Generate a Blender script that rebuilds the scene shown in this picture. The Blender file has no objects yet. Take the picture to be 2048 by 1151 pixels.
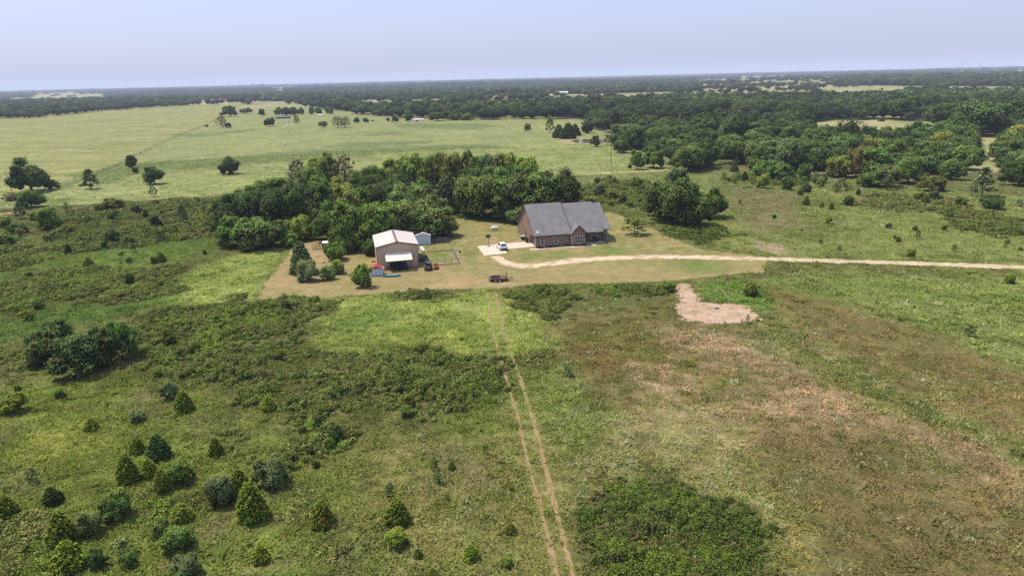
import bpy, bmesh, math, random
import numpy as np
from mathutils import Vector, Matrix

# ------------------------------------------------------------------ camera model
W, H, F = 2048., 1151., 1365.
PITCH, ROLL, HC = math.radians(17.1), math.radians(1.4), 40.
_f = np.array([0, math.cos(PITCH), -math.sin(PITCH)])
_u0 = np.array([0, math.sin(PITCH), math.cos(PITCH)])
_r0 = np.array([1., 0, 0])
_r = _r0*math.cos(ROLL) - _u0*math.sin(ROLL)
_u = _u0*math.cos(ROLL) + _r0*math.sin(ROLL)
CAM = np.array([0, 0, HC])

def G(x, y, z=0.):
    """survey helper: the ground point seen at photo position x, y"""
    d = _f + _r*((x-W/2)/F) + _u*((H/2-y)/F)
    return CAM + d*((z-HC)/d[2])

def proj(P):
    q = P - CAM
    dp = q@_f
    dp = np.where(dp < 1, 1, dp)
    return W/2+F*(q@_r)/dp, H/2-F*(q@_u)/dp, dp

def height_at(P, v2):
    q = np.array([P[0], P[1], 0]) - CAM
    t = (H/2-v2)/F
    return (t*(q@_f)-q@_u)/(_u[2]-t*_f[2])

def lin(c):
    return tuple((x/255/12.92 if x/255 <= .04045 else ((x/255+.055)/1.055)**2.4) for x in c)

rng = np.random.default_rng(7)
random.seed(7)

# ------------------------------------------------------------------ noise
def _hash(ix, iy, s):
    h = (ix.astype(np.int64)*374761393 + iy.astype(np.int64)*668265263 + s*1442695041) & 0xffffffff
    h = ((h ^ (h >> 13))*1274126177) & 0xffffffff
    h = ((h ^ (h >> 16))*2246822519) & 0xffffffff
    return ((h ^ (h >> 15)) & 0xffffff)/float(0xffffff)

def vnoise(x, y, s=0):
    ix, iy = np.floor(x), np.floor(y)
    fx, fy = x-ix, y-iy
    fx, fy = fx*fx*(3-2*fx), fy*fy*(3-2*fy)
    a, b = _hash(ix, iy, s), _hash(ix+1, iy, s)
    c, d = _hash(ix, iy+1, s), _hash(ix+1, iy+1, s)
    return (a*(1-fx)+b*fx)*(1-fy) + (c*(1-fx)+d*fx)*fy

def fbm(x, y, s=0, o=4):
    t, a, n = 0, .5, 0
    for k in range(o):
        t = t + a*vnoise(x, y, s+k*17)
        n += a
        x, y, a = x*2.03+11.3, y*2.03-7.1, a*.55
    return t/n

def sstep(a, b, x):
    t = np.clip((x-a)/(b-a), 0, 1)
    return t*t*(3-2*t)

def world_poly(px):
    return np.array([G(*p)[:2] for p in px])

def sdist(poly, x, y):
    """signed distance, positive inside"""
    n = len(poly)
    d2 = np.full(x.shape, 1e18)
    ins = np.zeros(x.shape, bool)
    for i in range(n):
        ax, ay = poly[i]
        bx, by = poly[(i+1) % n]
        ex, ey = bx-ax, by-ay
        wx, wy = x-ax, y-ay
        t = np.clip((wx*ex+wy*ey)/(ex*ex+ey*ey+1e-12), 0, 1)
        d2 = np.minimum(d2, (wx-ex*t)**2+(wy-ey*t)**2)
        c = (ay > y) != (by > y)
        ins ^= c & (x < ex*(y-ay)/(ey if abs(ey) > 1e-12 else 1e-12)+ax)
    d = np.sqrt(d2)
    return np.where(ins, d, -d)

def in_px(poly, u, v):
    n = len(poly)
    ins = np.zeros(u.shape, bool)
    for i in range(n):
        ax, ay = poly[i]
        bx, by = poly[(i+1) % n]
        c = (ay > v) != (by > v)
        ins ^= c & (u < (bx-ax)*(v-ay)/((by-ay) if by != ay else 1e-9)+ax)
    return ins

def terr(x, y):
    r = np.sqrt(x*x+y*y)
    a = sstep(1300, 3200, r)
    return a*((fbm(x/1500., y/1500., 5, 3)-.5)*26+sstep(3000, 9000, r)*6)

# ------------------------------------------------------------------ scene helpers
C = bpy.context.scene.collection
def new_mesh(name, V, Fc, col=None, smooth=False):
    """V (n,3), Fc (m,k) index array or list of lists"""
    me = bpy.data.meshes.new(name)
    V = np.asarray(V, np.float32)
    if isinstance(Fc, np.ndarray):
        m, k = Fc.shape
        me.vertices.add(len(V)); me.vertices.foreach_set('co', V.ravel())
        me.loops.add(m*k); me.loops.foreach_set('vertex_index', Fc.astype(np.int32).ravel())
        me.polygons.add(m); me.polygons.foreach_set('loop_start', np.arange(0, m*k, k, dtype=np.int32))
        me.update(calc_edges=True)
    else:
        me.from_pydata([tuple(v) for v in V], [], Fc)
    if col is not None:
        a = me.color_attributes.new('Col', 'FLOAT_COLOR', 'POINT')
        c = np.ones((len(V), 4), np.float32); c[:, :3] = col
        a.data.foreach_set('color', c.ravel())
    if smooth:
        me.polygons.foreach_set('use_smooth', np.ones(len(me.polygons), bool))
    me.update()
    return me

def link(name, me, mat=None, parent=None, loc=None):
    o = bpy.data.objects.new(name, me)
    C.objects.link(o)
    if mat is not None:
        if len(me.materials) == 0: me.materials.append(mat)
    if parent is not None: o.parent = parent
    if loc is not None: o.location = loc
    return o

def tag(o, label, cat, group=None):
    o['label'] = label; o['category'] = cat
    if group: o['group'] = group
    return o

def thing(name, label, cat, loc=(0, 0, 0), rz=0., group=None):
    o = bpy.data.objects.new(name, None); C.objects.link(o)
    o.location = (float(loc[0]), float(loc[1]), float(loc[2]) if len(loc) > 2 else 0.)
    o.rotation_euler = (0, 0, rz); o.empty_display_size = .3
    return tag(o, label, cat, group)

class MB:
    def __init__(s): s.v = []; s.f = []
    def add(s, V, Fs):
        n = len(s.v); s.v += [tuple(map(float, p)) for p in V]; s.f += [[n+i for i in q] for q in Fs]; return s
    def box(s, x0, x1, y0, y1, z0, z1):
        V = [(x, y, z) for z in (z0, z1) for y in (y0, y1) for x in (x0, x1)]
        return s.add(V, [[0, 2, 3, 1], [4, 5, 7, 6], [0, 1, 5, 4], [2, 6, 7, 3], [0, 4, 6, 2], [1, 3, 7, 5]])
    def poly(s, P): return s.add(P, [list(range(len(P)))])
    def prism(s, prof, axis, a, b):
        """prof: list of 2D points, extruded along axis ('x': prof=(y,z), 'y': prof=(x,z), 'z': prof=(x,y))"""
        def mk(p, t): return {'x': (t, p[0], p[1]), 'y': (p[0], t, p[1]), 'z': (p[0], p[1], t)}[axis]
        n = len(prof)
        V = [mk(p, a) for p in prof]+[mk(p, b) for p in prof]
        Fs = [list(range(n))[::-1], list(range(n, 2*n))]+[[i, (i+1) % n, n+(i+1) % n, n+i] for i in range(n)]
        return s.add(V, Fs)
    def tube(s, pts, r, n=8, r2=None):
        pts = [Vector(p) for p in pts]; r2 = r if r2 is None else r2
        V = []; m = len(pts)
        for i, p in enumerate(pts):
            d = (pts[min(i+1, m-1)]-pts[max(i-1, 0)]).normalized()
            a = d.orthogonal().normalized(); b = d.cross(a)
            rr = r+(r2-r)*i/max(1, m-1)
            V += [p+(a*math.cos(k*2*math.pi/n)+b*math.sin(k*2*math.pi/n))*rr for k in range(n)]
        Fs = [[i*n+k, i*n+(k+1) % n, (i+1)*n+(k+1) % n, (i+1)*n+k] for i in range(m-1) for k in range(n)]
        Fs += [list(range(n))[::-1], [(m-1)*n+k for k in range(n)]]
        return s.add(V, Fs)
    def lathe(s, prof, n=16, c=(0, 0, 0), axis='z'):
        """prof: (r, t) along axis"""
        V = []
        for r, t in prof:
            for k in range(n):
                a = k*2*math.pi/n; p, q = r*math.cos(a), r*math.sin(a)
                V.append({'z': (c[0]+p, c[1]+q, c[2]+t), 'x': (c[0]+t, c[1]+p, c[2]+q), 'y': (c[0]+p, c[1]+t, c[2]+q)}[axis])
        m = len(prof)
        Fs = [[i*n+k, i*n+(k+1) % n, (i+1)*n+(k+1) % n, (i+1)*n+k] for i in range(m-1) for k in range(n)]
        Fs += [list(range(n))[::-1], [(m-1)*n+k for k in range(n)]]
        return s.add(V, Fs)
    def build(s, name, mat, parent=None, bevel=0, smooth=False):
        me = bpy.data.meshes.new(name); me.from_pydata(s.v, [], s.f)
        bm = bmesh.new(); bm.from_mesh(me)
        bmesh.ops.recalc_face_normals(bm, faces=bm.faces)
        bm.to_mesh(me); bm.free()
        if smooth: me.polygons.foreach_set('use_smooth', np.ones(len(me.polygons), bool))
        o = link(name, me, mat, parent)
        if bevel:
            b = o.modifiers.new('bevel', 'BEVEL'); b.width = bevel; b.segments = 2; b.limit_method = 'ANGLE'
        return o

# ------------------------------------------------------------------ materials
def nodes(name):
    m = bpy.data.materials.new(name); m.use_nodes = True
    nt = m.node_tree; b = nt.nodes['Principled BSDF']
    return m, nt, b
def N(nt, t, **k):
    n = nt.nodes.new(t)
    for a, v in k.items(): setattr(n, a, v)
    return n
def setspec(b, v):
    b.inputs['Specular IOR Level'].default_value = v

def mat_plain(name, c, rough=.6, var=.18, scale=3., metal=0., spec=.4, bump=.0):
    m, nt, b = nodes(name)
    tc = N(nt, 'ShaderNodeTexCoord')
    nz = N(nt, 'ShaderNodeTexNoise'); nz.inputs['Scale'].default_value = scale; nz.inputs['Detail'].default_value = 5
    nt.links.new(tc.outputs['Object'], nz.inputs['Vector'])
    mx = N(nt, 'ShaderNodeMix', data_type='RGBA')
    mx.inputs['A'].default_value = (*[x*(1-var) for x in c], 1); mx.inputs['B'].default_value = (*[min(1, x*(1+var)) for x in c], 1)
    nt.links.new(nz.outputs['Fac'], mx.inputs['Factor']); nt.links.new(mx.outputs['Result'], b.inputs['Base Color'])
    b.inputs['Roughness'].default_value = rough; b.inputs['Metallic'].default_value = metal; setspec(b, spec)
    if bump:
        bp = N(nt, 'ShaderNodeBump'); bp.inputs['Strength'].default_value = bump
        nt.links.new(nz.outputs['Fac'], bp.inputs['Height']); nt.links.new(bp.outputs['Normal'], b.inputs['Normal'])
    return m

def mat_ground(name, s1=1.6, s2=.22, lo=.62, hi=1.4, bump=.5):
    """painted cover colour times two scales of noise"""
    m, nt, b = nodes(name)
    at = N(nt, 'ShaderNodeAttribute', attribute_name='Col')
    ge = N(nt, 'ShaderNodeNewGeometry')
    n1 = N(nt, 'ShaderNodeTexNoise'); n1.inputs['Scale'].default_value = s1; n1.inputs['Detail'].default_value = 8; n1.inputs['Roughness'].default_value = .72
    n2 = N(nt, 'ShaderNodeTexNoise'); n2.inputs['Scale'].default_value = s2; n2.inputs['Detail'].default_value = 6; n2.inputs['Roughness'].default_value = .6
    for n in (n1, n2): nt.links.new(ge.outputs['Position'], n.inputs['Vector'])
    r1 = N(nt, 'ShaderNodeMapRange'); r1.inputs['From Min'].default_value = .3; r1.inputs['From Max'].default_value = .7; r1.inputs['To Min'].default_value = lo; r1.inputs['To Max'].default_value = hi
    r2 = N(nt, 'ShaderNodeMapRange'); r2.inputs['From Min'].default_value = .3; r2.inputs['From Max'].default_value = .7; r2.inputs['To Min'].default_value = .85; r2.inputs['To Max'].default_value = 1.15
    nt.links.new(n1.outputs['Fac'], r1.inputs['Value']); nt.links.new(n2.outputs['Fac'], r2.inputs['Value'])
    mu = N(nt, 'ShaderNodeMath', operation='MULTIPLY')
    nt.links.new(r1.outputs['Result'], mu.inputs[0]); nt.links.new(r2.outputs['Result'], mu.inputs[1])
    vm = N(nt, 'ShaderNodeVectorMath', operation='SCALE')
    nt.links.new(at.outputs['Color'], vm.inputs[0]); nt.links.new(mu.outputs[0], vm.inputs['Scale'])
    nt.links.new(vm.outputs['Vector'], b.inputs['Base Color'])
    b.inputs['Roughness'].default_value = .95; setspec(b, .08)
    bp = N(nt, 'ShaderNodeBump'); bp.inputs['Strength'].default_value = bump; bp.inputs['Distance'].default_value = .25
    nt.links.new(n1.outputs['Fac'], bp.inputs['Height']); nt.links.new(bp.outputs['Normal'], b.inputs['Normal'])
    return m

def mat_leaf(name, use_obj=True, trans=.25):
    """leaf tint plus any painted shade (vertex colour) times the plant's own colour; a little light comes through"""
    m, nt, b = nodes(name)
    at = N(nt, 'ShaderNodeAttribute', attribute_name='Col')
    src = at.outputs['Color']
    if use_obj:
        oi = N(nt, 'ShaderNodeObjectInfo')
        mx = N(nt, 'ShaderNodeMix', data_type='RGBA', blend_type='MULTIPLY'); mx.inputs['Factor'].default_value = 1
        nt.links.new(oi.outputs['Color'], mx.inputs['A']); nt.links.new(src, mx.inputs['B']); src = mx.outputs['Result']
    nt.links.new(src, b.inputs['Base Color'])
    b.inputs['Roughness'].default_value = .75; setspec(b, .08)
    tr = N(nt, 'ShaderNodeBsdfTranslucent'); ms = N(nt, 'ShaderNodeMixShader'); ms.inputs['Fac'].default_value = trans
    sc = N(nt, 'ShaderNodeMix', data_type='RGBA', blend_type='MULTIPLY'); sc.inputs['Factor'].default_value = 1; sc.inputs['B'].default_value = (1.15, 1.3, .7, 1)
    nt.links.new(src, sc.inputs['A']); nt.links.new(sc.outputs['Result'], tr.inputs['Color'])
    nt.links.new(b.outputs['BSDF'], ms.inputs[1]); nt.links.new(tr.outputs['BSDF'], ms.inputs[2])
    nt.links.new(ms.outputs['Shader'], nt.nodes['Material Output'].inputs['Surface'])
    return m

def mat_brick(name):
    m, nt, b = nodes(name)
    tc = N(nt, 'ShaderNodeTexCoord'); sp = N(nt, 'ShaderNodeSeparateXYZ'); nt.links.new(tc.outputs['Object'], sp.inputs[0])
    ad = N(nt, 'ShaderNodeMath', operation='ADD'); nt.links.new(sp.outputs['X'], ad.inputs[0]); nt.links.new(sp.outputs['Y'], ad.inputs[1])
    cb = N(nt, 'ShaderNodeCombineXYZ'); nt.links.new(ad.outputs[0], cb.inputs['X']); nt.links.new(sp.outputs['Z'], cb.inputs['Y'])
    br = N(nt, 'ShaderNodeTexBrick'); br.inputs['Scale'].default_value = 1; br.inputs['Brick Width'].default_value = .42; br.inputs['Row Height'].default_value = .17
    br.inputs['Mortar Size'].default_value = .012; br.inputs['Bias'].default_value = -.1
    br.inputs['Color1'].default_value = (*lin((142, 116, 96)), 1); br.inputs['Color2'].default_value = (*lin((92, 74, 66)), 1); br.inputs['Mortar'].default_value = (*lin((190, 170, 145)), 1)
    nt.links.new(cb.outputs[0], br.inputs['Vector'])
    nz = N(nt, 'ShaderNodeTexNoise'); nz.inputs['Scale'].default_value = 2.6; nz.inputs['Detail'].default_value = 6; nt.links.new(cb.outputs[0], nz.inputs['Vector'])
    mr = N(nt, 'ShaderNodeMapRange'); mr.inputs['From Min'].default_value = .35; mr.inputs['From Max'].default_value = .65; mr.inputs['To Min'].default_value = .6; mr.inputs['To Max'].default_value = 1.35
    nt.links.new(nz.outputs['Fac'], mr.inputs['Value'])
    vm = N(nt, 'ShaderNodeVectorMath', operation='SCALE'); nt.links.new(br.outputs['Color'], vm.inputs[0]); nt.links.new(mr.outputs['Result'], vm.inputs['Scale'])
    nt.links.new(vm.outputs['Vector'], b.inputs['Base Color']); b.inputs['Roughness'].default_value = .9; setspec(b, .15)
    return m

def mat_shingle(name, c):
    m, nt, b = nodes(name)
    tc = N(nt, 'ShaderNodeTexCoord')
    br = N(nt, 'ShaderNodeTexBrick'); br.inputs['Scale'].default_value = 1; br.inputs['Brick Width'].default_value = .9; br.inputs['Row Height'].default_value = .16
    br.inputs['Mortar Size'].default_value = .012
    br.inputs['Color1'].default_value = (*[x*1.06 for x in c], 1); br.inputs['Color2'].default_value = (*[x*.94 for x in c], 1); br.inputs['Mortar'].default_value = (*[x*.75 for x in c], 1)
    sp = N(nt, 'ShaderNodeSeparateXYZ'); nt.links.new(tc.outputs['Object'], sp.inputs[0])
    cb = N(nt, 'ShaderNodeCombineXYZ'); nt.links.new(sp.outputs['X'], cb.inputs['X']); nt.links.new(sp.outputs['Z'], cb.inputs['Y']); nt.links.new(cb.outputs[0], br.inputs['Vector'])
    nz = N(nt, 'ShaderNodeTexNoise'); nz.inputs['Scale'].default_value = .55; nz.inputs['Detail'].default_value = 9; nz.inputs['Roughness'].default_value = .7; nt.links.new(tc.outputs['Object'], nz.inputs['Vector'])
    mr = N(nt, 'ShaderNodeMapRange'); mr.inputs['From Min'].default_value = .3; mr.inputs['From Max'].default_value = .7; mr.inputs['To Min'].default_value = .80; mr.inputs['To Max'].default_value = 1.18
    nt.links.new(nz.outputs['Fac'], mr.inputs['Value'])
    vm = N(nt, 'ShaderNodeVectorMath', operation='SCALE'); nt.links.new(br.outputs['Color'], vm.inputs[0]); nt.links.new(mr.outputs['Result'], vm.inputs['Scale'])
    nt.links.new(vm.outputs['Vector'], b.inputs['Base Color']); b.inputs['Roughness'].default_value = .85; setspec(b, .25)
    return m

def mat_ribbed(name, c, axis='X', pitch=.32, depth=.25, rough=.5):
    """ribbed sheet metal"""
    m, nt, b = nodes(name)
    tc = N(nt, 'ShaderNodeTexCoord'); sp = N(nt, 'ShaderNodeSeparateXYZ'); nt.links.new(tc.outputs['Object'], sp.inputs[0])
    if axis == 'XY':
        ad = N(nt, 'ShaderNodeMath', operation='ADD'); nt.links.new(sp.outputs['X'], ad.inputs[0]); nt.links.new(sp.outputs['Y'], ad.inputs[1]); s = ad.outputs[0]
    else: s = sp.outputs[axis]
    md = N(nt, 'ShaderNodeMath', operation='MODULO'); md.inputs[1].default_value = pitch
    ab = N(nt, 'ShaderNodeMath', operation='ABSOLUTE'); nt.links.new(s, ab.inputs[0]); nt.links.new(ab.outputs[0], md.inputs[0])
    lt = N(nt, 'ShaderNodeMapRange'); lt.inputs['From Min'].default_value = pitch*.7; lt.inputs['From Max'].default_value = pitch*.82; lt.inputs['To Min'].default_value = 1; lt.inputs['To Max'].default_value = 1-depth
    nt.links.new(md.outputs[0], lt.inputs['Value'])
    nz = N(nt, 'ShaderNodeTexNoise'); nz.inputs['Scale'].default_value = .8; nz.inputs['Detail'].default_value = 5; nt.links.new(tc.outputs['Object'], nz.inputs['Vector'])
    mr = N(nt, 'ShaderNodeMapRange'); mr.inputs['To Min'].default_value = .88; mr.inputs['To Max'].default_value = 1.1; nt.links.new(nz.outputs['Fac'], mr.inputs['Value'])
    mu = N(nt, 'ShaderNodeMath', operation='MULTIPLY'); nt.links.new(lt.outputs['Result'], mu.inputs[0]); nt.links.new(mr.outputs['Result'], mu.inputs[1])
    vm = N(nt, 'ShaderNodeVectorMath', operation='SCALE'); vm.inputs[0].default_value = c; nt.links.new(mu.outputs[0], vm.inputs['Scale'])
    nt.links.new(vm.outputs['Vector'], b.inputs['Base Color']); b.inputs['Roughness'].default_value = rough; setspec(b, .4)
    return m

M = {}
M['ground'] = mat_ground('ground_cover')
M['lawn'] = mat_ground('mown_lawn', 2.2, .35, .68, 1.3, .4)
M['gravel'] = mat_ground('gravel', 3.5, .5, .72, 1.2, .5)
M['leaf'] = mat_leaf('leaves', True, .16)
M['leafv'] = mat_leaf('leaves_by_vertex', False, .15)
M['grass'] = mat_leaf('grass_blades', False, .3)
M['bark'] = mat_plain('bark', lin((92, 76, 60)), .9, .35, 6, spec=.1)
M['brick'] = mat_brick('brick')
M['shingle'] = mat_shingle('shingles', lin((123, 119, 117)))
M['trim'] = mat_plain('dark_trim', lin((66, 50, 46)), .6)
M['white'] = mat_plain('white_paint', (.78, .78, .77), .45, .06)
M['glass'] = mat_plain('window_glass', (.03, .035, .04), .08, .2, 1, spec=.6)
M['tan'] = mat_ribbed('tan_ribbed_steel', lin((196, 168, 144)), 'XY', .42, .2)
M['roofw'] = mat_ribbed('pale_ribbed_roof', (.62, .545, .46), 'Y', .84, .16, .5)
M['roofa'] = mat_ribbed('pale_awning_steel', (.74, .67, .54), 'X', .42, .07, .5)
M['ridge'] = mat_plain('ridge_brown', lin((130, 100, 88)), .6)
M['rust'] = mat_ribbed('rusty_roof', lin((150, 72, 56)), 'Y', .3, .2, .8)
M['shedw'] = mat_ribbed('white_shed_steel', (.62, .68, .74), 'XY', .3, .12, .5)
M['conc'] = mat_plain('concrete', lin((206, 186, 164)), .9, .1, .7, spec=.1)
M['black'] = mat_plain('black_plastic', (.018, .018, .02), .5)
M['rubber'] = mat_plain('rubber', (.02, .02, .02), .85, spec=.1)
M['rim'] = mat_plain('steel_rim', (.5, .5, .5), .35, metal=.6)
M['carw'] = mat_plain('car_white', (.8, .8, .8), .25, .03, spec=.6)
M['red'] = mat_plain('red_paint', (.42, .02, .025), .4)
M['redm'] = mat_plain('red_lens', (.3, .01, .01), .3)
M['yellow'] = mat_plain('yellow_paint', (.7, .5, .02), .45)
M['teal'] = mat_plain('teal_plastic', lin((38, 128, 150)), .4)
M['rusty'] = mat_plain('rusty_deck', lin((118, 80, 64)), .9, .4, 3)
M['grey'] = mat_plain('grey_steel', (.3, .31, .32), .5, metal=.3)
M['dgrey'] = mat_plain('dark_steel', (.06, .06, .065), .55)
M['wood'] = mat_plain('weathered_wood', lin((142, 118, 98)), .9, .3, 5, spec=.1)
M['pole'] = mat_plain('pole_wood', lin((108, 94, 80)), .9, .3, 5, spec=.1)
M['coop'] = mat_plain('coop_red_wood', lin((118, 78, 84)), .85, .25, 4)
M['mulch'] = mat_plain('mulch', lin((128, 72, 48)), .95, .4, 5, spec=.1, bump=.4)
M['water'] = mat_plain('muddy_water', lin((112, 92, 70)), .1, .1, .2, spec=.5)
M['stone'] = mat_plain('stone', lin((176, 164, 150)), .9, .2, 3, spec=.1)
M['bluem'] = mat_plain('blue_grey_steel', lin((88, 104, 122)), .5)
M['paleroof'] = mat_plain('pale_metal', (.6, .6, .58), .5)
M['tarp'] = mat_plain('red_tarp', lin((150, 52, 44)), .8, .3)
M['orange'] = mat_plain('orange_wood', lin((190, 128, 88)), .8)

# ------------------------------------------------------------------ ground cover painting
NEAR_EDGE = [(-900, 285), (-300, 252), (0, 238), (60, 237), (230, 221), (330, 214), (440, 209), (480, 206), (486, 211), (600, 215), (690, 222), (700, 228),
             (800, 236), (860, 238), (940, 240), (1180, 238), (1190, 258), (1225, 272), (1245, 300), (1300, 305), (1330, 335), (1400, 350), (1470, 330),
             (1560, 345), (1680, 352), (1760, 368), (1860, 372), (1930, 345), (1960, 316), (1985, 345), (2048, 372), (2600, 420), (3200, 470)]
_ne = np.array(NEAR_EDGE)
OPEN_FAR = [  # fields that lie inside the far woodland, as survey outlines
    [(1612, 292), (1615, 246), (1700, 241), (1800, 238), (1860, 243), (1905, 264), (1895, 276), (1860, 286), (1780, 290), (1700, 292)],
    [(1925, 345), (1938, 290), (1940, 270), (1990, 266), (2012, 300), (2000, 345)],
    [(1418, 300), (1425, 268), (1452, 268), (1456, 300)],
    [(-500, 201), (0, 196), (210, 189.5), (214, 194), (0, 204), (-500, 214)],
    [(188, 211), (225, 206), (272, 203), (262, 211), (200, 217)],
    [(350, 203), (440, 193), (455, 196), (490, 197), (480, 207), (400, 210), (355, 209)],
    [(475, 190), (560, 179), (605, 177), (560, 189), (490, 196)],
    [(1320, 178), (1370, 160), (1500, 153), (1662, 153.5), (1670, 176), (1480, 179), (1400, 180)],
    [(1650, 183), (1668, 170), (1725, 172), (1725, 184)], [(1738, 185), (1750, 171), (1805, 174), (1805, 187)], [(60, 199), (80, 188), (215, 184), (215, 194)],
    [(1700, 155), (1740, 154), (1750, 158), (1700, 159)], [(1920, 143), (2048, 140), (2048, 145), (1920, 147)],
    [(60, 193), (200, 187), (200, 189.5), (60, 196)],
]

def cols(*c): return [np.array(lin(x)) for x in c]
# name, outline, softness (m), edge raggedness (m), colours, noise size (m), stretch across the view, strength
REG = []
def reg(px, soft, rag, colours, ns=3., stretch=1., k=1.): REG.append((world_poly(px), soft, rag, cols(*colours), ns, stretch, k))
# upper pasture and hay field
reg([(-900, 520), (0, 418), (200, 408), (440, 392), (600, 345), (1150, 352), (1330, 345), (1345, 330), (1300, 300), (1240, 290), (1190, 254), (1180, 236), (700, 222), (486, 205), (440, 203), (0, 234), (-900, 285)], 3, 5,
    [(144, 158, 92), (164, 166, 106), (128, 146, 82), (156, 162, 96), (138, 150, 88)], 6, .6)
reg([(-900, 500), (0, 402), (120, 360), (180, 345), (290, 300), (420, 256), (470, 206), (440, 205), (0, 236), (-900, 283)], 3, 2,
    [(148, 156, 86), (164, 162, 98), (138, 150, 80), (146, 146, 86)], 9, .25)
for w in ([(150, 352), (250, 326), (420, 318), (620, 300), (830, 290), (1000, 288), (1010, 296), (820, 303), (640, 318), (420, 336), (300, 342), (200, 372)],
          [(640, 292), (700, 285), (860, 280), (880, 286), (700, 297)], [(730, 264), (800, 262), (800, 270), (735, 272)], [(790, 248), (960, 246), (1000, 252), (960, 258), (800, 256)],
          [(340, 270), (420, 264), (520, 258), (500, 263), (400, 275)], [(20, 400), (120, 395), (160, 400), (60, 412)]):
    reg(w, 6, 12, [(116, 136, 80), (96, 120, 70), (140, 152, 90)], 4, .5, .7)
# right middle meadow beyond the drive
reg([(1150, 352), (1320, 345), (1340, 360), (1470, 335), (1700, 360), (1880, 380), (2048, 390), (2600, 440), (2600, 560), (2048, 536), (1520, 512), (1390, 498), (1290, 440), (1150, 400)], 4, 4,
    [(122, 134, 74), (104, 118, 62), (134, 142, 86), (112, 124, 62)], 6, .7)
reg([(1450, 372), (1520, 384), (1600, 386), (1600, 450), (1540, 470), (1480, 450), (1460, 410)], 6, 6, [(118, 112, 72), (126, 116, 82), (104, 112, 62)], 5, .8, .85)
reg([(1150, 402), (1200, 365), (1320, 372), (1330, 430), (1250, 440)], 5, 5, [(84, 98, 50), (104, 118, 60), (74, 84, 46)], 4, 1, .9)
reg([(1510, 480), (1560, 486), (1595, 500), (1560, 508), (1520, 500)], 2, 3, [(170, 150, 128), (140, 128, 100)], 2, 1, .8)
reg([(1640, 470), (1800, 440), (2048, 470), (2048, 500), (1700, 500)], 6, 5, [(132, 142, 86), (120, 132, 74)], 5, .6, .7)
# left: scrub land and greener lanes
reg([(-900, 520), (0, 420), (440, 392), (440, 480), (560, 492), (500, 604), (-100, 640), (-900, 700)], 3, 3, [(92, 104, 56), (108, 120, 64), (80, 88, 50), (112, 112, 72)], 5, .8)
reg([(-400, 560), (60, 500), (170, 478), (420, 478), (440, 500), (300, 530), (150, 545), (0, 570)], 4, 4, [(92, 116, 52), (104, 126, 58), (88, 104, 52)], 5, .7)
reg([(-300, 690), (0, 640), (80, 622), (380, 588), (380, 606), (260, 628), (90, 668), (-200, 740)], 4, 4, [(88, 112, 50), (100, 122, 56)], 5, .7)
reg([(330, 570), (440, 516), (560, 490), (588, 492), (507, 602), (420, 620), (360, 600)], 4, 3, [(132, 148, 80), (146, 158, 92), (112, 132, 64)], 4, .8)
# bright meadow round the wheel tracks
reg([(640, 598), (780, 588), (970, 582), (1020, 596), (1100, 640), (1150, 690), (1050, 722), (960, 708), (760, 716), (650, 722), (620, 660)], 4, 4,
    [(138, 154, 80), (124, 142, 72), (152, 162, 94), (130, 148, 76)], 4, .8)
reg([(660, 630), (760, 612), (780, 640), (680, 668)], 4, 4, [(100, 126, 58), (112, 136, 62)], 4, 1, .8)
# right: brown prairie grass
reg([(1100, 640), (1350, 598), (1360, 650), (1520, 650), (1560, 600), (1800, 640), (2048, 740), (2600, 900), (2600, 1400), (1540, 1400), (1540, 1050), (1400, 900), (1200, 820), (1130, 740)], 6, 6,
    [(116, 110, 64), (130, 120, 78), (106, 110, 58), (134, 118, 82), (118, 106, 66)], 7, .8)
reg([(1120, 650), (1340, 612), (1350, 655), (1480, 700), (1480, 790), (1300, 770), (1180, 735)], 5, 5, [(100, 106, 52), (116, 110, 62), (94, 104, 50)], 5, .8)
reg([(1150, 692), (1230, 685), (1265, 740), (1165, 748)], 4, 3, [(128, 100, 66), (112, 100, 58)], 3, 1, .7)
for w in ([(1310, 660), (1470, 668), (1600, 700), (1640, 740), (1500, 720), (1380, 705)], [(1460, 790), (1620, 770), (1760, 800), (1780, 860), (1640, 860), (1500, 840)],
          [(1330, 750), (1400, 745), (1420, 775), (1340, 780)], [(1820, 830), (1960, 870), (2048, 960), (2048, 1000), (1900, 950), (1760, 870)],
          [(1640, 960), (1760, 930), (1900, 960), (2000, 1010), (1980, 1060), (1800, 1020)], [(1560, 860), (1700, 870), (1760, 930), (1640, 950)]):
    reg(w, 8, 10, [(206, 180, 148), (150, 130, 100), (182, 154, 126), (120, 114, 70), (164, 138, 116), (116, 114, 64)], 1.8, .8, .95)
reg([(1200, 830), (1400, 800), (1500, 850), (1510, 960), (1380, 970), (1220, 910)], 5, 5, [(168, 156, 116), (140, 134, 88), (180, 166, 128)], 1.6, 1, .9)
reg([(1560, 585), (1640, 570), (1800, 640), (2048, 740), (2200, 830), (2048, 840), (1860, 770), (1660, 690), (1550, 625)], 6, 5, [(118, 104, 66), (108, 104, 58), (130, 112, 74)], 6, .7, .9)
reg([(1500, 880), (1800, 860), (2048, 1010), (2500, 1200), (2200, 1400), (1650, 1400), (1560, 1040)], 6, 6, [(108, 100, 60), (120, 108, 68), (100, 100, 54), (130, 116, 80)], 5, .8, .85)
reg([(1600, 562), (2048, 545), (2600, 570), (2600, 860), (2048, 735), (1880, 668), (1720, 622)], 5, 5, [(116, 134, 70), (104, 124, 62), (130, 140, 84), (110, 128, 66)], 5, .7)
reg([(1500, 555), (1620, 545), (2048, 560), (2048, 600), (1640, 600)], 4, 4, [(112, 132, 66), (126, 142, 78)], 4, .7, .6)
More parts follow.
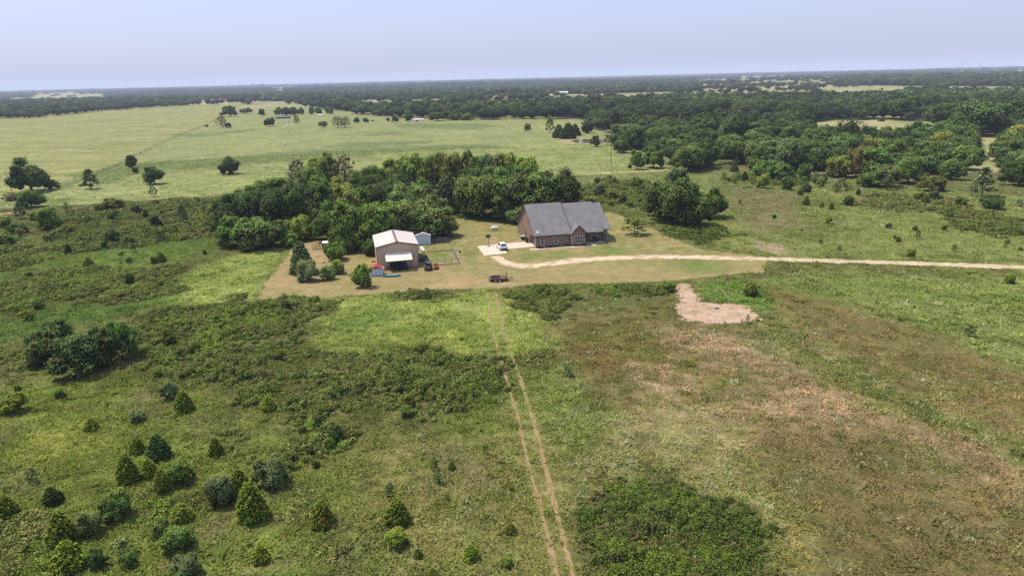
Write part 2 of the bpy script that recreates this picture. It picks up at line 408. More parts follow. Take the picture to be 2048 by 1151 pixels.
reg([(1500, 640), (1600, 655), (1740, 745), (1880, 815), (2048, 890), (2400, 1000), (2300, 1050), (2048, 930), (1860, 850), (1700, 780), (1580, 720), (1520, 680)], 3, 5, [(92, 114, 54), (116, 126, 68), (82, 104, 48), (150, 142, 94), (96, 118, 56)], 2.0, 1, .8)
reg([(1390, 565), (1480, 560), (1530, 580), (1540, 625), (1470, 606), (1410, 600)], 2, 2, [(92, 120, 52), (112, 136, 64)], 3, 1)
# bottom of the picture
reg([(700, 900), (900, 850), (1000, 800), (1110, 780), (1230, 900), (1190, 1000), (1180, 1400), (620, 1400)], 6, 5, [(116, 120, 62), (134, 130, 82), (106, 118, 56), (146, 136, 92), (104, 116, 54)], 1.8, 1)
reg([(980, 720), (1120, 720), (1230, 830), (1180, 900), (1060, 880), (1010, 790)], 4, 4, [(118, 136, 68), (132, 144, 84), (104, 124, 60)], 3, 1, .8)
reg([(880, 830), (1010, 780), (1020, 860), (900, 880)], 4, 4, [(104, 124, 58), (114, 130, 66)], 3, 1, .8)
reg([(1190, 900), (1420, 880), (1600, 990), (1660, 1151), (1500, 1200), (1160, 1000)], 4, 5, [(134, 132, 84), (114, 122, 64), (146, 142, 98), (128, 116, 64)], 1.5, 1, .8)
reg([(-300, 800), (0, 740), (250, 760), (450, 820), (520, 900), (720, 940), (700, 1400), (-400, 1400)], 6, 5, [(114, 130, 58), (126, 138, 70), (104, 118, 54), (130, 128, 78)], 2.8, 1)
reg([(10, 905), (70, 860), (190, 838), (235, 870), (200, 905), (60, 935)], 4, 4, [(140, 144, 70), (124, 134, 60)], 2.5, 1, .9)
reg([(290, 1040), (760, 1060), (900, 1400), (200, 1400)], 5, 5, [(100, 122, 54), (112, 124, 64), (126, 122, 80)], 2, 1, .8)
for w in ([(0, 735), (60, 740), (40, 760), (0, 765)], [(230, 800), (300, 780), (330, 830), (260, 840)], [(390, 840), (450, 830), (440, 870), (400, 880)], [(0, 830), (50, 850), (20, 890), (-40, 880)],
          [(450, 1025), (500, 1010), (520, 1050), (440, 1060)], [(0, 930), (110, 950), (60, 990), (0, 990)], [(820, 900), (930, 880), (960, 960), (850, 990)]):
    reg(w, 4, 4, [(122, 112, 92), (112, 108, 78)], 1.5, 1, .4)
# dark soil under the bramble
BRAMBLE_SOIL = ((92, 98, 54), (106, 108, 66), (84, 90, 52), (100, 96, 66))

# bramble patches: outline, height, density (per m2), leaf size, palette, label
THICK = [
 ([(1165, 1000), (1200, 970), (1270, 955), (1330, 960), (1380, 985), (1440, 1000), (1500, 1015), (1545, 1050), (1550, 1110), (1520, 1180), (1440, 1260), (1200, 1260), (1175, 1120)], 1.35, 34, .17, 'green', 'wide leafy dark green thicket at the bottom edge right of the wheel tracks'),
 ([(430, 930), (520, 850), (500, 800), (600, 750), (700, 715), (820, 705), (960, 708), (1000, 722), (992, 765), (900, 815), (800, 850), (730, 862), (660, 905), (600, 960), (500, 955)], 1.5, 15, .24, 'dark', 'broad dark bramble thicket left of the wheel tracks in mid field'),
 ([(275, 650), (330, 615), (470, 592), (560, 596), (640, 604), (650, 640), (640, 690), (560, 720), (500, 760), (400, 750), (300, 735), (270, 690)], 1.3, 14, .25, 'dark', 'bramble thicket between the corner of the mown yard and the big bush clump'),
 ([(1000, 592), (1050, 573), (1110, 565), (1150, 585), (1165, 602), (1130, 622), (1105, 634), (1050, 620)], 1.4, 14, .25, 'dark', 'bramble mound in front of the rusty trailer, right of the wheel tracks'),
 ([(1200, 575), (1235, 568), (1300, 570), (1335, 580), (1310, 592), (1220, 588)], 1.1, 14, .25, 'dark', 'low bramble strip along the front edge of the mown lawn'),
 ([(1030, 712), (1060, 698), (1100, 702), (1104, 722), (1070, 736), (1035, 732)], 1.1, 15, .22, 'brown', 'small brown bramble clump just right of the wheel tracks'),
 ([(795, 588), (830, 580), (885, 582), (900, 592), (850, 600), (810, 598)], .9, 12, .25, 'dark', 'low bramble patch at the lawn edge below the black utility vehicle'),
 ([(545, 604), (600, 596), (665, 596), (680, 606), (620, 622), (560, 622)], 1.3, 12, .26, 'brown', 'scrubby brown edge thicket below the left corner of the mown yard'),
 ([(-60, 570), (60, 545), (180, 535), (300, 535), (400, 552), (390, 580), (260, 592), (120, 612), (0, 628), (-60, 630)], 1.1, 10, .3, 'dark', 'olive scrub band stretching in from the left edge beside green grass'),
 ([(100, 440), (200, 410), (320, 402), (430, 398), (446, 430), (440, 470), (330, 480), (220, 500), (110, 505), (60, 480)], 1.2, 8, .34, 'dark', 'rough scrub thicket left of the grove below the pasture'),
 ([(-60, 500), (40, 470), (110, 500), (60, 540), (-60, 560)], 1.4, 8, .34, 'dark', 'dark scrub thicket at the left edge below the round dark tree'),
 ([(1712, 395), (1800, 388), (1900, 398), (1960, 412), (1880, 424), (1780, 420), (1700, 408)], 1.3, 8, .34, 'brown', 'olive brown bramble strip right of the middle meadow'),
 ([(1870, 428), (1960, 420), (2080, 440), (2100, 480), (1990, 470), (1900, 452)], 1.4, 8, .34, 'dark', 'dark bramble bank at the right edge above the gravel drive'),
 ([(1155, 400), (1160, 372), (1220, 360), (1300, 362), (1320, 380), (1300, 420), (1230, 412)], 1.5, 8, .36, 'dark', 'tangled green thicket behind the right end of the brick house'),
 ([(1290, 445), (1340, 455), (1440, 452), (1480, 470), (1400, 490), (1330, 470)], 1., 8, .34, 'green', 'low green brush at the foot of the big tree clump right of the house'),
 ([(-40, 700), (60, 690), (110, 730), (60, 760), (-40, 750)], 1.1, 13, .25, 'brown', 'brown scrub at the left edge beside the big bush clump'),
 ([(640, 1090), (720, 1050), (800, 1020), (760, 1090), (700, 1140), (640, 1130)], .8, 13, .22, 'brown', 'low brown brush beside the two cedars in the bottom middle'),
 ([(-40, 1030), (60, 1010), (110, 1080), (80, 1140), (-40, 1151)], .9, 12, .22, 'brown', 'low brown brush in the bottom left corner'),
 ([(230, 960), (330, 985), (440, 985), (420, 1020), (300, 1040), (200, 1010)], .8, 12, .22, 'dark', 'low bramble among the cedars at bottom left'),
 ([(560, 955), (680, 960), (640, 1030), (580, 1020), (545, 985)], .9, 12, .22, 'brown', 'brown bramble beside the round grey green shrub'),
 ([(930, 420), (985, 432), (1000, 446), (940, 440), (905, 436)], 1.2, 9, .32, 'green', 'green undergrowth below the oaks beyond the propane tank'),
 ([(1465, 340), (1560, 352), (1600, 372), (1520, 372), (1450, 362)], 1.3, 7, .36, 'dark', 'low scrub in front of the woodland right of the tall tree clump'),
]
THICK = [(world_poly(p), *r) for p, *r in THICK]

def patch_amp(P):
    e = np.ptp(P, axis=0)
    return min(26., 4+.55*math.sqrt(e[0]*e[1]))

TRACKS = [[(976, 584), (979, 610), (982, 640), (993, 690), (1010, 750), (1035, 830), (1055, 920), (1080, 1010), (1105, 1110), (1118, 1180), (1130, 1260)],
          [(992, 583), (996, 610), (1002, 640), (1020, 700), (1045, 770), (1072, 860), (1095, 950), (1120, 1050), (1146, 1151), (1155, 1190), (1175, 1270)]]
DRIVE = [(990, 512, 2.6), (1004, 521, 2.6), (1026, 529, 3.8), (1060, 531, 4.2), (1100, 527, 4.5), (1150, 521, 4.4), (1200, 517, 4.2), (1260, 514.5, 3.9), (1340, 513.5, 3.6), (1450, 515.5, 3.4), (1600, 519.5, 3.4), (1750, 524, 3.4), (1900, 529, 3.4), (2048, 534.5, 3.4), (2500, 552, 3.4)]
LAWN = world_poly([(508, 600), (530, 570), (560, 528), (588, 490), (625, 480), (700, 492), (760, 490), (880, 470), (912, 437), (1000, 435), (1050, 448), (1150, 440), (1215, 424), (1240, 430), (1262, 444), (1310, 460), (1360, 482), (1400, 498), (1500, 509),
                   (1532, 517), (1528, 545), (1440, 550), (1350, 561), (1200, 568), (1100, 566), (1000, 576), (880, 578), (780, 586), (650, 594), (560, 599)])
BARE = world_poly([(1350, 567), (1372, 563), (1392, 580), (1402, 602), (1440, 606), (1480, 606), (1505, 620), (1524, 638), (1490, 645), (1430, 650), (1375, 640), (1352, 620), (1354, 595)])

def spline(pts, n=14):
    pts = [np.array(p, float) for p in pts]
    out = []
    for i in range(len(pts)-1):
        p0, p1, p2, p3 = pts[max(i-1, 0)], pts[i], pts[i+1], pts[min(i+2, len(pts)-1)]
        for k in range(n):
            t = k/n
            out.append(.5*((2*p1)+(-p0+p2)*t+(2*p0-5*p1+4*p2-p3)*t*t+(-p0+3*p1-3*p2+p3)*t**3))
    out.append(pts[-1])
    return np.array(out)

def line_w(px): return spline([G(p[0], p[1])[:2] for p in px])
TRACK_W = [line_w(t) for t in TRACKS]
DRIVE_W = spline([np.append(G(p[0], p[1])[:2], p[2]) for p in DRIVE])

def line_dist(L, x, y):
    d2 = np.full(x.shape, 1e18)
    for i in range(len(L)-1):
        ax, ay = L[i][:2]; bx, by = L[i+1][:2]
        ex, ey = bx-ax, by-ay
        t = np.clip(((x-ax)*ex+(y-ay)*ey)/(ex*ex+ey*ey+1e-12), 0, 1)
        d2 = np.minimum(d2, (x-ax-ex*t)**2+(y-ay-ey*t)**2)
    return np.sqrt(d2)

def mix_tones(cs, n):
    """blend a palette by a noise value"""
    t = np.clip((n-.28)/.44, 0, .9999)*(len(cs)-1)
    i = t.astype(int); fr = (t-i)[:, None]
    a = np.array(cs)
    return a[i]*(1-fr)+a[np.minimum(i+1, len(cs)-1)]*fr

def glade(x, y): return fbm(x/30, y/36, 307, 3)
def clearing(x, y): return fbm(x/800+3.3, y/1300, 301, 3)

def paint(x, y):
    """colour of the wild ground cover at world x, y"""
    r = np.hypot(x, y)
    c = mix_tones(cols((104, 110, 60), (120, 122, 74), (96, 104, 54), (112, 118, 64)), fbm(x/4, y/4, 1))
    far = sstep(300, 420, r)
    flo = mix_tones(cols((52, 62, 38), (66, 76, 46), (46, 56, 36)), fbm(x/30, y/30, 2))
    c = c*(1-far)[:, None]+flo*far[:, None]
    gl = sstep(.56, .62, glade(x, y))*(r < 720)*far; c = c*(1-gl)[:, None]+mix_tones(cols((140, 148, 88), (156, 152, 104), (124, 138, 74)), fbm(x/8, y/8, 3))*gl[:, None]
    e1 = fbm(x/5., y/5., 31)-.5
    e2 = fbm(x/1.1, y/1.1, 32, 3)-.5
    for i, (P, soft, rag, cs, ns, st, k) in enumerate(REG):
        lo, hi = P.min(0)-soft-rag-2, P.max(0)+soft+rag+2
        s = np.nonzero((x > lo[0]) & (x < hi[0]) & (y > lo[1]) & (y < hi[1]))[0]
        if len(s) == 0: continue
        xs, ys = x[s], y[s]
        d = sdist(P, xs, ys)+rag*(e1[s]*2+e2[s]*1.2)
        m = sstep(-soft*.6, soft*.6, d)*k
        t = mix_tones(cs, .6*fbm(xs*st/ns, ys/ns, 50+i, 5)+.4*fbm(xs*st/ns*4, ys/ns*4, 150+i, 3))
        c[s] = c[s]*(1-m)[:, None]+t*m[:, None]
    for i, (P, h, dn, ls, pal, lab) in enumerate(THICK):
        lo, hi = P.min(0)-4, P.max(0)+4
        s = np.nonzero((x > lo[0]) & (x < hi[0]) & (y > lo[1]) & (y < hi[1]))[0]
        if len(s) == 0: continue
        m = sstep(-1.5, 2., sdist(P, x[s], y[s])+(fbm(x[s]/7., y[s]/7., 31)-.5)*patch_amp(P)+e2[s]*3)*.8
        t = mix_tones(cols(*BRAMBLE_SOIL), fbm(x[s]/2, y[s]/2, 70))
        c[s] = c[s]*(1-m)[:, None]+t*m[:, None]
    # far open fields
    u, v, dp = proj(np.stack([x, y, np.zeros_like(x)], 1))
    m = (r > 1000) & (clearing(x, y) > .60) & ~((u < 480) & (v > 193))
    t = mix_tones(cols((150, 156, 100), (168, 162, 112), (132, 146, 84)), fbm(x/120, y/120, 89)); c[m] = t[m]
    for j, P in enumerate(OPEN_FAR):
        m = in_px(P, u, v) & (r > 300)
        t = mix_tones(cols((160, 166, 104), (176, 168, 116), (142, 156, 88)), fbm(x/60, y/60, 90+j))
        c[m] = t[m]
    # greener line along the old fence through the pasture
    d = line_dist(FENCE_W, x, y)
    m = sstep(3.5, .8, d+5*e1)*.3
    c = c*(1-m)[:, None]+np.array(lin((84, 104, 60)))*m[:, None]
    d = line_dist(ROAD_W, x, y)
    m = sstep(6, 2.5, d+5*e1)*.6
    c = c*(1-m)[:, None]+np.array(lin((110, 104, 66)))*m[:, None]
    g = (c@np.array([.3, .55, .15]))[:, None]
    gr = sstep(-.03, .035, c[:, 1]-c[:, 0])[:, None]
    c = c*(np.array([.71, .655, .50])*gr+np.array([.755, .72, .63])*(1-gr))
    g = (c@np.array([.3, .6, .1]))[:, None]; kd = .04+.10*sstep(220, 320, r)[:, None]; c = c*(1-kd)+g*kd
    near = sstep(420, 120, r)
    w = .74+.52*fbm(x/2.6, y/2.6, 33, 4)
    w2 = .84+.32*vnoise(x/.7, y/.7, 34)
    w3 = .82+.36*fbm(x/16, y/16, 35, 3)
    return c*(1+near*(w*w2-1))[:, None]*w3[:, None]
FENCE_W = line_w([(60, 402), (150, 362), (230, 332), (300, 297), (360, 270), (420, 246), (440, 234)])
ROAD_W = line_w([(-300, 448), (0, 428), (120, 420), (300, 408), (440, 392)])

# the ground: one sheet, finer near the yard, out to the horizon
def build_ground():
    nr, na = 900, 760
    rr = np.concatenate([[4.], 30*np.exp(np.linspace(0, math.log(2000/30.), 700)), np.exp(np.linspace(math.log(2050.), math.log(45000.), nr-701))])
    an = np.radians(np.linspace(-62, 62, na))
    R, A = np.meshgrid(rr, an, indexing='ij')
    x, y = (R*np.sin(A)).ravel(), (R*np.cos(A)).ravel()
    z = terr(x, y)
    c = paint(x, y)
    i = np.arange(nr*na).reshape(nr, na)
    f = np.stack([i[:-1, :-1], i[:-1, 1:], i[1:, 1:], i[1:, :-1]], -1).reshape(-1, 4)
    f = f[:, ::-1].copy()
    o = link('ground', new_mesh('ground', np.stack([x, y, z], 1), f, c, True), M['ground']); o['kind'] = 'structure'
build_ground()

def sheet(name, P, cell, z, colour, mat, rag=.0, rs=2.5):
    lo, hi = P.min(0)-1, P.max(0)+1
    nx, ny = int((hi[0]-lo[0])/cell), int((hi[1]-lo[1])/cell)
    X, Y = np.meshgrid(lo[0]+np.arange(nx+1)*cell, lo[1]+np.arange(ny+1)*cell, indexing='ij')
    x, y = X.ravel(), Y.ravel()
    def sd(x, y): return sdist(P, x, y)+rag*(fbm(x/rs, y/rs, 8)-.5)*2
    d = sd(x, y)
    i = np.arange(len(x)).reshape(nx+1, ny+1)
    f = np.stack([i[:-1, :-1], i[1:, :-1], i[1:, 1:], i[:-1, 1:]], -1).reshape(-1, 4)
    f = f[d[f].mean(1) > 0]
    used = np.unique(f); m = np.full(len(x), -1); m[used] = np.arange(len(used)); f = m[f]
    x, y = x[used], y[used]; d = d[used]
    b = np.abs(d) < cell*.9
    e = .05
    gx, gy = (sd(x+e, y)-d)/e, (sd(x, y+e)-d)/e
    g2 = np.maximum(gx*gx+gy*gy, .5)
    x = np.where(b, x-gx*d/g2, x); y = np.where(b, y-gy*d/g2, y)
    o = link(name, new_mesh(name, np.stack([x, y, np.full_like(x, z)], 1), f, colour(x, y), True), mat)
    o['kind'] = 'structure'
    return o

def lawn_col(x, y):
    u, v, dp = proj(np.stack([x, y, np.zeros_like(x)], 1))
    n = fbm(x/6, y/6, 21, 5)
    green = mix_tones(cols((146, 140, 86), (162, 150, 100), (134, 134, 76), (172, 154, 110), (150, 142, 88)), n)
    tan = mix_tones(cols((164, 146, 106), (176, 154, 114), (152, 140, 94), (168, 148, 104)), n)
    k = np.maximum(sstep(760, 600, u+60*(n-.5)), sstep(512, 545, v+26*(n-.5))*.72)
    k = np.maximum(k, sstep(1380, 1500, u)*.6)
    c = green*(1-k)[:, None]+tan*k[:, None]
    # mower passes
    a = math.radians(12.); s = -math.sin(a)*x+math.cos(a)*y
    w = .5+.5*np.sin(s*2*math.pi/1.6+2*fbm(x/8, y/8, 22))
    c = c*(1-.10*(w*sstep(.35, .6, fbm(x/14, y/14, 23)))[:, None])
    # worn bare spots
    for (pu, pv, rad, st) in ((905, 566, 5, .9), (1010, 578, 4, .5), (640, 515, 7, .6), (745, 525, 4, .5), (700, 512, 5, .5), (985, 484, 3, .6), (1155, 501, 2.5, .6), (878, 534, 4, .5), (920, 520, 3, .7),
                              (1050, 473, 2, .7), (1250, 467, 2, .8), (1248, 494, 1.5, .7), (980, 519, 4, .5), (560, 560, 6, .4), (1030, 510, 3, .5), (720, 500, 5, .5), (845, 540, 3, .3), (1230, 464, 2, .7)):
        p = G(pu, pv)
        d = np.hypot((x-p[0]), (y-p[1])*.7)+3*(fbm(x/1.5, y/1.5, 24)-.5)*2
        m = sstep(rad, rad*.3, d)*st*sstep(.35, .6, fbm(x/.9, y/.9, 25, 3)+.1)
        c = c*(1-m)[:, None]+np.array(lin((190, 158, 120)))*m[:, None]
    for (pu, pv, rad) in ((1225, 500, 6), (860, 530, 3), (875, 510, 4), (1060, 512, 4), (1130, 508, 5), (840, 520, 2), (1400, 530, 10)):
        p = G(pu, pv)
        m = sstep(rad, rad*.2, np.hypot(x-p[0], y-p[1])+4*(fbm(x/2, y/2, 26)-.5))*.7
        c = c*(1-m)[:, None]+np.array(lin((112, 132, 62)))*m[:, None]
    # faint wheel lines along the front of the lawn
    L = line_w([(1050, 572), (1150, 563), (1250, 556), (1350, 552)])
    for off in (0, 1.9):
        d = line_dist(L+np.array([0, off]), x, y)
        m = sstep(.5, .1, d+.5*(fbm(x/2, y/2, 27)-.5))*.5
        c = c*(1-m)[:, None]+np.array(lin((186, 156, 116)))*m[:, None]
    return c
sheet('mown_lawn', LAWN, .35, .004, lambda x, y: lawn_col(x, y)*np.array([.715, .72, .655]), M['lawn'], .7, 3)
sheet('bare_ground', BARE, .3, .004, lambda x, y: mix_tones(cols((140, 132, 92), (182, 154, 128), (164, 138, 112), (190, 164, 138), (176, 150, 122)), fbm(x/1.3, y/1.3, 28, 5)), M['gravel'], 1.5, 1.5)
sheet('pond_bank', world_poly([(1116, 283), (1130, 278), (1160, 276), (1200, 277), (1222, 281), (1195, 288), (1150, 288), (1124, 287)]), 1., .004, lambda x, y: mix_tones(cols((158, 146, 104), (150, 130, 96)), fbm(x/4, y/4, 29)), M['gravel'], 3, 6)
sheet('pond_water', world_poly([(1140, 281), (1165, 278), (1205, 279), (1222, 283), (1195, 287), (1150, 286)]), 1., .012, lambda x, y: np.full((len(x), 3), .1), M['water'], 2, 6)

def strip(name, L, width, z, colour, mat, nx=9, rag=.25, gaps=0., seed=0):
    n = len(L)
    # even spacing
    s = np.r_[0, np.cumsum(np.hypot(*np.diff(L[:, :2], axis=0).T))]
    m = int(s[-1]/.45)+2
    t = np.linspace(0, s[-1], m)
    x, y = np.interp(t, s, L[:, 0]), np.interp(t, s, L[:, 1])
    w = np.interp(t, s, L[:, 2]) if L.shape[1] > 2 else np.full(m, width)
    tx, ty = np.gradient(x), np.gradient(y); q = np.hypot(tx, ty); nxv, nyv = -ty/q, tx/q
    k = np.linspace(-.5, .5, nx)
    wl = w*(1+rag*(vnoise(t/1.3, t*0, seed)-.5)*2+rag*(vnoise(t/.5, t*0, seed+1)-.5)*2)
    X = x[:, None]+nxv[:, None]*wl[:, None]*k; Y = y[:, None]+nyv[:, None]*wl[:, None]*k
    K = np.broadcast_to(k, X.shape)
    i = np.arange(m*nx).reshape(m, nx)
    f = np.stack([i[:-1, :-1], i[:-1, 1:], i[1:, 1:], i[1:, :-1]], -1).reshape(-1, 4)
    if gaps:
        c = vnoise(X.ravel()/.5, Y.ravel()/.8, seed+5)*.5+.5*vnoise(X.ravel()/2, Y.ravel()/3, seed+6)
        f = f[c[f].mean(1) > gaps]
    o = link(name, new_mesh(name, np.stack([X.ravel(), Y.ravel(), np.full(X.size, z)], 1), f, colour(X.ravel(), Y.ravel(), K.ravel()), True), mat)
    o['kind'] = 'structure'
def drive_col(x, y, k):
    c = mix_tones(cols((194, 172, 142), (206, 186, 158), (176, 152, 120)), fbm(x/2.2, y/2.2, 41, 5))
    u, v, dp = proj(np.stack([x, y, np.zeros_like(x)], 1))
    m = sstep(.16, .03, np.abs(k)+.12*(fbm(x/2, y/2, 42)-.5))*sstep(1380, 1650, u)*.62
    c = c*(1-m)[:, None]+np.array(lin((140, 132, 84)))*m[:, None]
    e = sstep(.28, .5, np.abs(k)+.30*(fbm(x/1.6, y/1.6, 43)-.5)*2)*.9
    c = c*(1-e)[:, None]+np.array(lin((152, 142, 88)))*e[:, None]
    return c
strip('gravel_drive', DRIVE_W, 4, .008, drive_col, M['gravel'], 17, .22)
for j, L in enumerate(TRACK_W):
    strip('dirt_track', L, .40, .004, lambda x, y, k: mix_tones(cols((150, 126, 88), (138, 116, 78), (162, 138, 100), (122, 110, 68)), fbm(x/.7, y/.7, 44+j)), M['gravel'], 7, .45, .12, 60+j*10)
strip('dirt_road', line_w([(-300, 450), (-60, 433), (0, 428), (36, 425)]), 3.5, .004, lambda x, y, k: mix_tones(cols((186, 152, 116), (170, 140, 104)), fbm(x/2, y/2, 45)), M['gravel'], 7, .15)
strip('dirt_road', line_w([(1170, 350), (1210, 346), (1260, 343.5), (1320, 341), (1370, 334)]), 3.2, .004, lambda x, y, k: mix_tones(cols((186, 160, 116), (170, 146, 104)), fbm(x/2, y/2, 46)), M['gravel'], 7, .2)
strip('dirt_road', line_w([(1560, 357), (1640, 345), (1720, 352), (1800, 352), (1960, 320), (2060, 316)]), 3.5, .004, lambda x, y, k: mix_tones(cols((196, 164, 130), (176, 146, 108)), fbm(x/2, y/2, 47)), M['gravel'], 7, .15)

# ------------------------------------------------------------------ plants
def ico(sub=1):
    bm = bmesh.new(); bmesh.ops.create_icosphere(bm, subdivisions=sub, radius=1)
    V = np.array([v.co[:] for v in bm.verts]); Fc = np.array([[v.index for v in f.verts] for f in bm.faces]); bm.free()
    return V, Fc
ICO_V, ICO_F = ico(2)
ICO1_V, ICO1_F = ico(1)

def quads(P, Nn, s, r, asp=1.):
    """leaf faces: centres P, normals Nn, half sizes s"""
    n = len(P)
    t = r.normal(size=(n, 3)); a = np.cross(Nn, t); a /= np.linalg.norm(a, axis=1)[:, None]+1e-9
    b = np.cross(Nn, a); b /= np.linalg.norm(b, axis=1)[:, None]+1e-9
    s = s[:, None]; k = r.uniform(.45, .8, (n, 1))*asp
    bend = Nn*s*r.uniform(-.35, .35, (n, 1))
    V = np.stack([P-a*s, P-b*s*k+bend, P+a*s, P+b*s*k+bend*.3], 1).reshape(-1, 3)
    return V, np.arange(4*n).reshape(n, 4)

def leafcloud(lobes, n, size, r, core=.7, zlow=-.45, shell=.35, tone=(.72, 1.32), squash=1.):
    L = np.array(lobes)  # x y z rx rz
    a = L[:, 3]*L[:, 4]; p = a/a.sum()
    k = r.choice(len(L), n, p=p)
    d = r.normal(size=(n, 3)); d /= np.linalg.norm(d, axis=1)[:, None]
    low = d[:, 2] < zlow; d[low, 2] *= -1
    rad = 1-shell*r.random(n)**1.6
    rad *= 1+.13*r.normal(size=n)*(r.random(n) < .3)+(r.random(n) < .14)*r.uniform(0, .42, n)
    R = np.stack([L[k, 3], L[k, 3], L[k, 4]], 1)
    P = L[k, :3]+d*R*rad[:, None]
    Nn = d+r.normal(size=(n, 3))*.42+np.array([0, 0, .3]); Nn /= np.linalg.norm(Nn, axis=1)[:, None]
    s = size*r.uniform(.6, 1.5, n)
    V, Fq = quads(P, Nn, s, r)
    lt = r.uniform(.74, 1.28, len(L)); hue = r.normal(size=(len(L), 3))*np.array([.10, .04, .06])
    c = (lt[k]*r.uniform(*tone, n))[:, None]*(1+hue[k])*(1+r.normal(size=(n, 3))*np.array([.10, .05, .08]))
    c *= (.42+.75*np.clip((rad-.6)/.4, 0, 1.1))[:, None]  # inner leaves darkened: shade painted into the tint
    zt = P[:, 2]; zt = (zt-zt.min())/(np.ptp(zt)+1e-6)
    c *= (.72+.38*zt)[:, None]  # painted shade again: leaves darken towards the crown's foot
    c = np.repeat(np.clip(c, .05, 3), 4, 0)
    # tris for quads plus inner masses painted dark for the shade within the crown
    Fq = np.concatenate([Fq[:, [0, 1, 2]], Fq[:, [0, 2, 3]]])
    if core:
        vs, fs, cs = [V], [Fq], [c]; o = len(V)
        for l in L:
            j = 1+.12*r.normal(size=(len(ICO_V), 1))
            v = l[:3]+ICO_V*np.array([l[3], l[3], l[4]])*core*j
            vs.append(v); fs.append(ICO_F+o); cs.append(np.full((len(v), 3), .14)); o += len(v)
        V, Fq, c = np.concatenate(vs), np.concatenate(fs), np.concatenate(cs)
    return V, Fq, c

def crown_broad(seed, z0=.15, nl=20, n=3600, size=.034, flat=1., spread=.6, lr=(.17, .27), core=.72, shell=.4):
    r = np.random.default_rng(seed); lobes = []
    cz, hz = (1+z0)/2, (1-z0)/2
    for i in range(nl):
        t = (i+.5)/nl; zz = 1-1.55*t; ph = i*2.39996+r.normal()*.35
        q = math.sqrt(max(0, 1-zz*zz)) if zz < 1 else 0
        k = spread*r.uniform(.8, 1.15)
        l = r.uniform(*lr)*(1.25 if r.random() < .2 else 1)
        k *= 1+.22*r.normal()
        lobes.append((.5*q*k*math.cos(ph), .5*q*k*math.sin(ph), cz+hz*zz*k*flat*.98, l, l*r.uniform(.75, 1.05)*min(1.2, hz*2)*.95))
    lobes.append((0, 0, cz, .26, hz*.6))
    V, Fq, c = leafcloud(lobes, n, size, r, core, shell=shell)
    V[:, 2] = z0*.6+(V[:, 2]-V[:, 2].min())*(1-z0*.6)/np.ptp(V[:, 2])
    m = np.percentile(np.hypot(V[:, 0], V[:, 1]), 98.5); V[:, :2] *= .5/m
    return V, Fq, c

def crown_cedar(seed, n=2800, size=.034, tips=3, fat=.75):
    r = np.random.default_rng(seed); lobes = []
    for k in range(70):
        z = (k+.5)/70*.88+.03
        R = .40*(1-z**1.9)**.9*fat/.75*r.uniform(.85, 1.12)
        ph = k*2.39996; l = .115*(1.15-z*.75)*r.uniform(.8, 1.2)
        lobes.append((R*math.cos(ph), R*math.sin(ph), z, l, l*1.25))
    for k in range(tips):
        ph = r.random()*6.28; q = .09*r.random()
        for z in (.72, .82, .90, .96): lobes.append((q*math.cos(ph), q*math.sin(ph), z-.06*k*(k > 0), .075*(1.12-z)*3, .08))
    lobes.append((0, 0, .35, .24, .3))
    V, Fq, c = leafcloud(lobes, n, size, r, .72, -.6, .4, (.62, 1.4))
    V[:, 2] = np.clip(V[:, 2], .0, None); V[:, 2] *= 1/V[:, 2].max()
    m = np.percentile(np.hypot(V[:, 0], V[:, 1]), 98); V[:, :2] *= .5/m
    return V, Fq, c

def crown_open(seed, n=1500, size=.035, z0=.12, layers=9, cone=True):
    """open crown: leaf sprays on separate boughs, sky and field show between them"""
    r = np.random.default_rng(seed); lobes = []
    for k in range(layers*4):
        t = (k+.5)/(layers*4); z = z0+(1-z0)*t*.95
        R = .42*((1-t)**.75 if cone else math.sqrt(max(.02, 1-(2*t-.75)**2*.75)))*r.uniform(.55, 1.1)
        ph = k*2.39996+r.normal()*.4
        lobes.append((R*math.cos(ph), R*math.sin(ph), z, r.uniform(.08, .15), r.uniform(.03, .06)))
    V, Fq, c = leafcloud(lobes, n, size, r, .55, -.7, .8)
    V[:, 2] = z0*.8+(V[:, 2]-V[:, 2].min())*(1-z0*.8)/np.ptp(V[:, 2])
    return V, Fq, c

def trunk_mesh(seed, top=.55, r0=.035, limbs=5, reach=.3):
    r = random.Random(seed); mb = MB()
    mb.tube([(0, 0, -.02), (r.uniform(-.01, .01), .01, top*.3), (r.uniform(-.02, .02), 0, top*.65), (r.uniform(-.03, .03), 0, top)], r0, 8, r0*.35)
    for k in range(limbs):
        a = k*2.4+r.random(); z = top*r.uniform(.35, .85); q = reach*r.uniform(.7, 1.1)
        mb.tube([(0, 0, z), (q*.45*math.cos(a), q*.45*math.sin(a), z+.1), (q*math.cos(a), q*math.sin(a), z+.24)], r0*.5, 6, r0*.14)
    me = bpy.data.meshes.new('trunk'); me.from_pydata(mb.v, [], mb.f); me.materials.append(M['bark']); me.update()
    return me

def bare_mesh(seed):
    r = random.Random(seed); mb = MB()
    mb.tube([(0, 0, -.02), (.01, 0, .3), (-.01, .01, .55), (.02, 0, .9)], .03, 7, .008)
    for k in range(26):
        a = k*2.4; z = .18+.6*k/26; q = .46*(1-.5*k/26)*r.uniform(.6, 1.1)
        e = (q*math.cos(a), q*math.sin(a), z+.22)
        mb.tube([(0, 0, z), (e[0]*.5, e[1]*.5, z+.08), e], .012, 5, .004)
        for j in range(3):
            b = a+r.uniform(-.9, .9)
            mb.tube([(e[0]*.55, e[1]*.55, z+.1), (e[0]*.55+.16*math.cos(b), e[1]*.55+.16*math.sin(b), z+.2+.1*j)], .006, 4, .003)
    me = bpy.data.meshes.new('trunk'); me.from_pydata(mb.v, [], mb.f); me.materials.append(M['bark']); me.update()
    return me

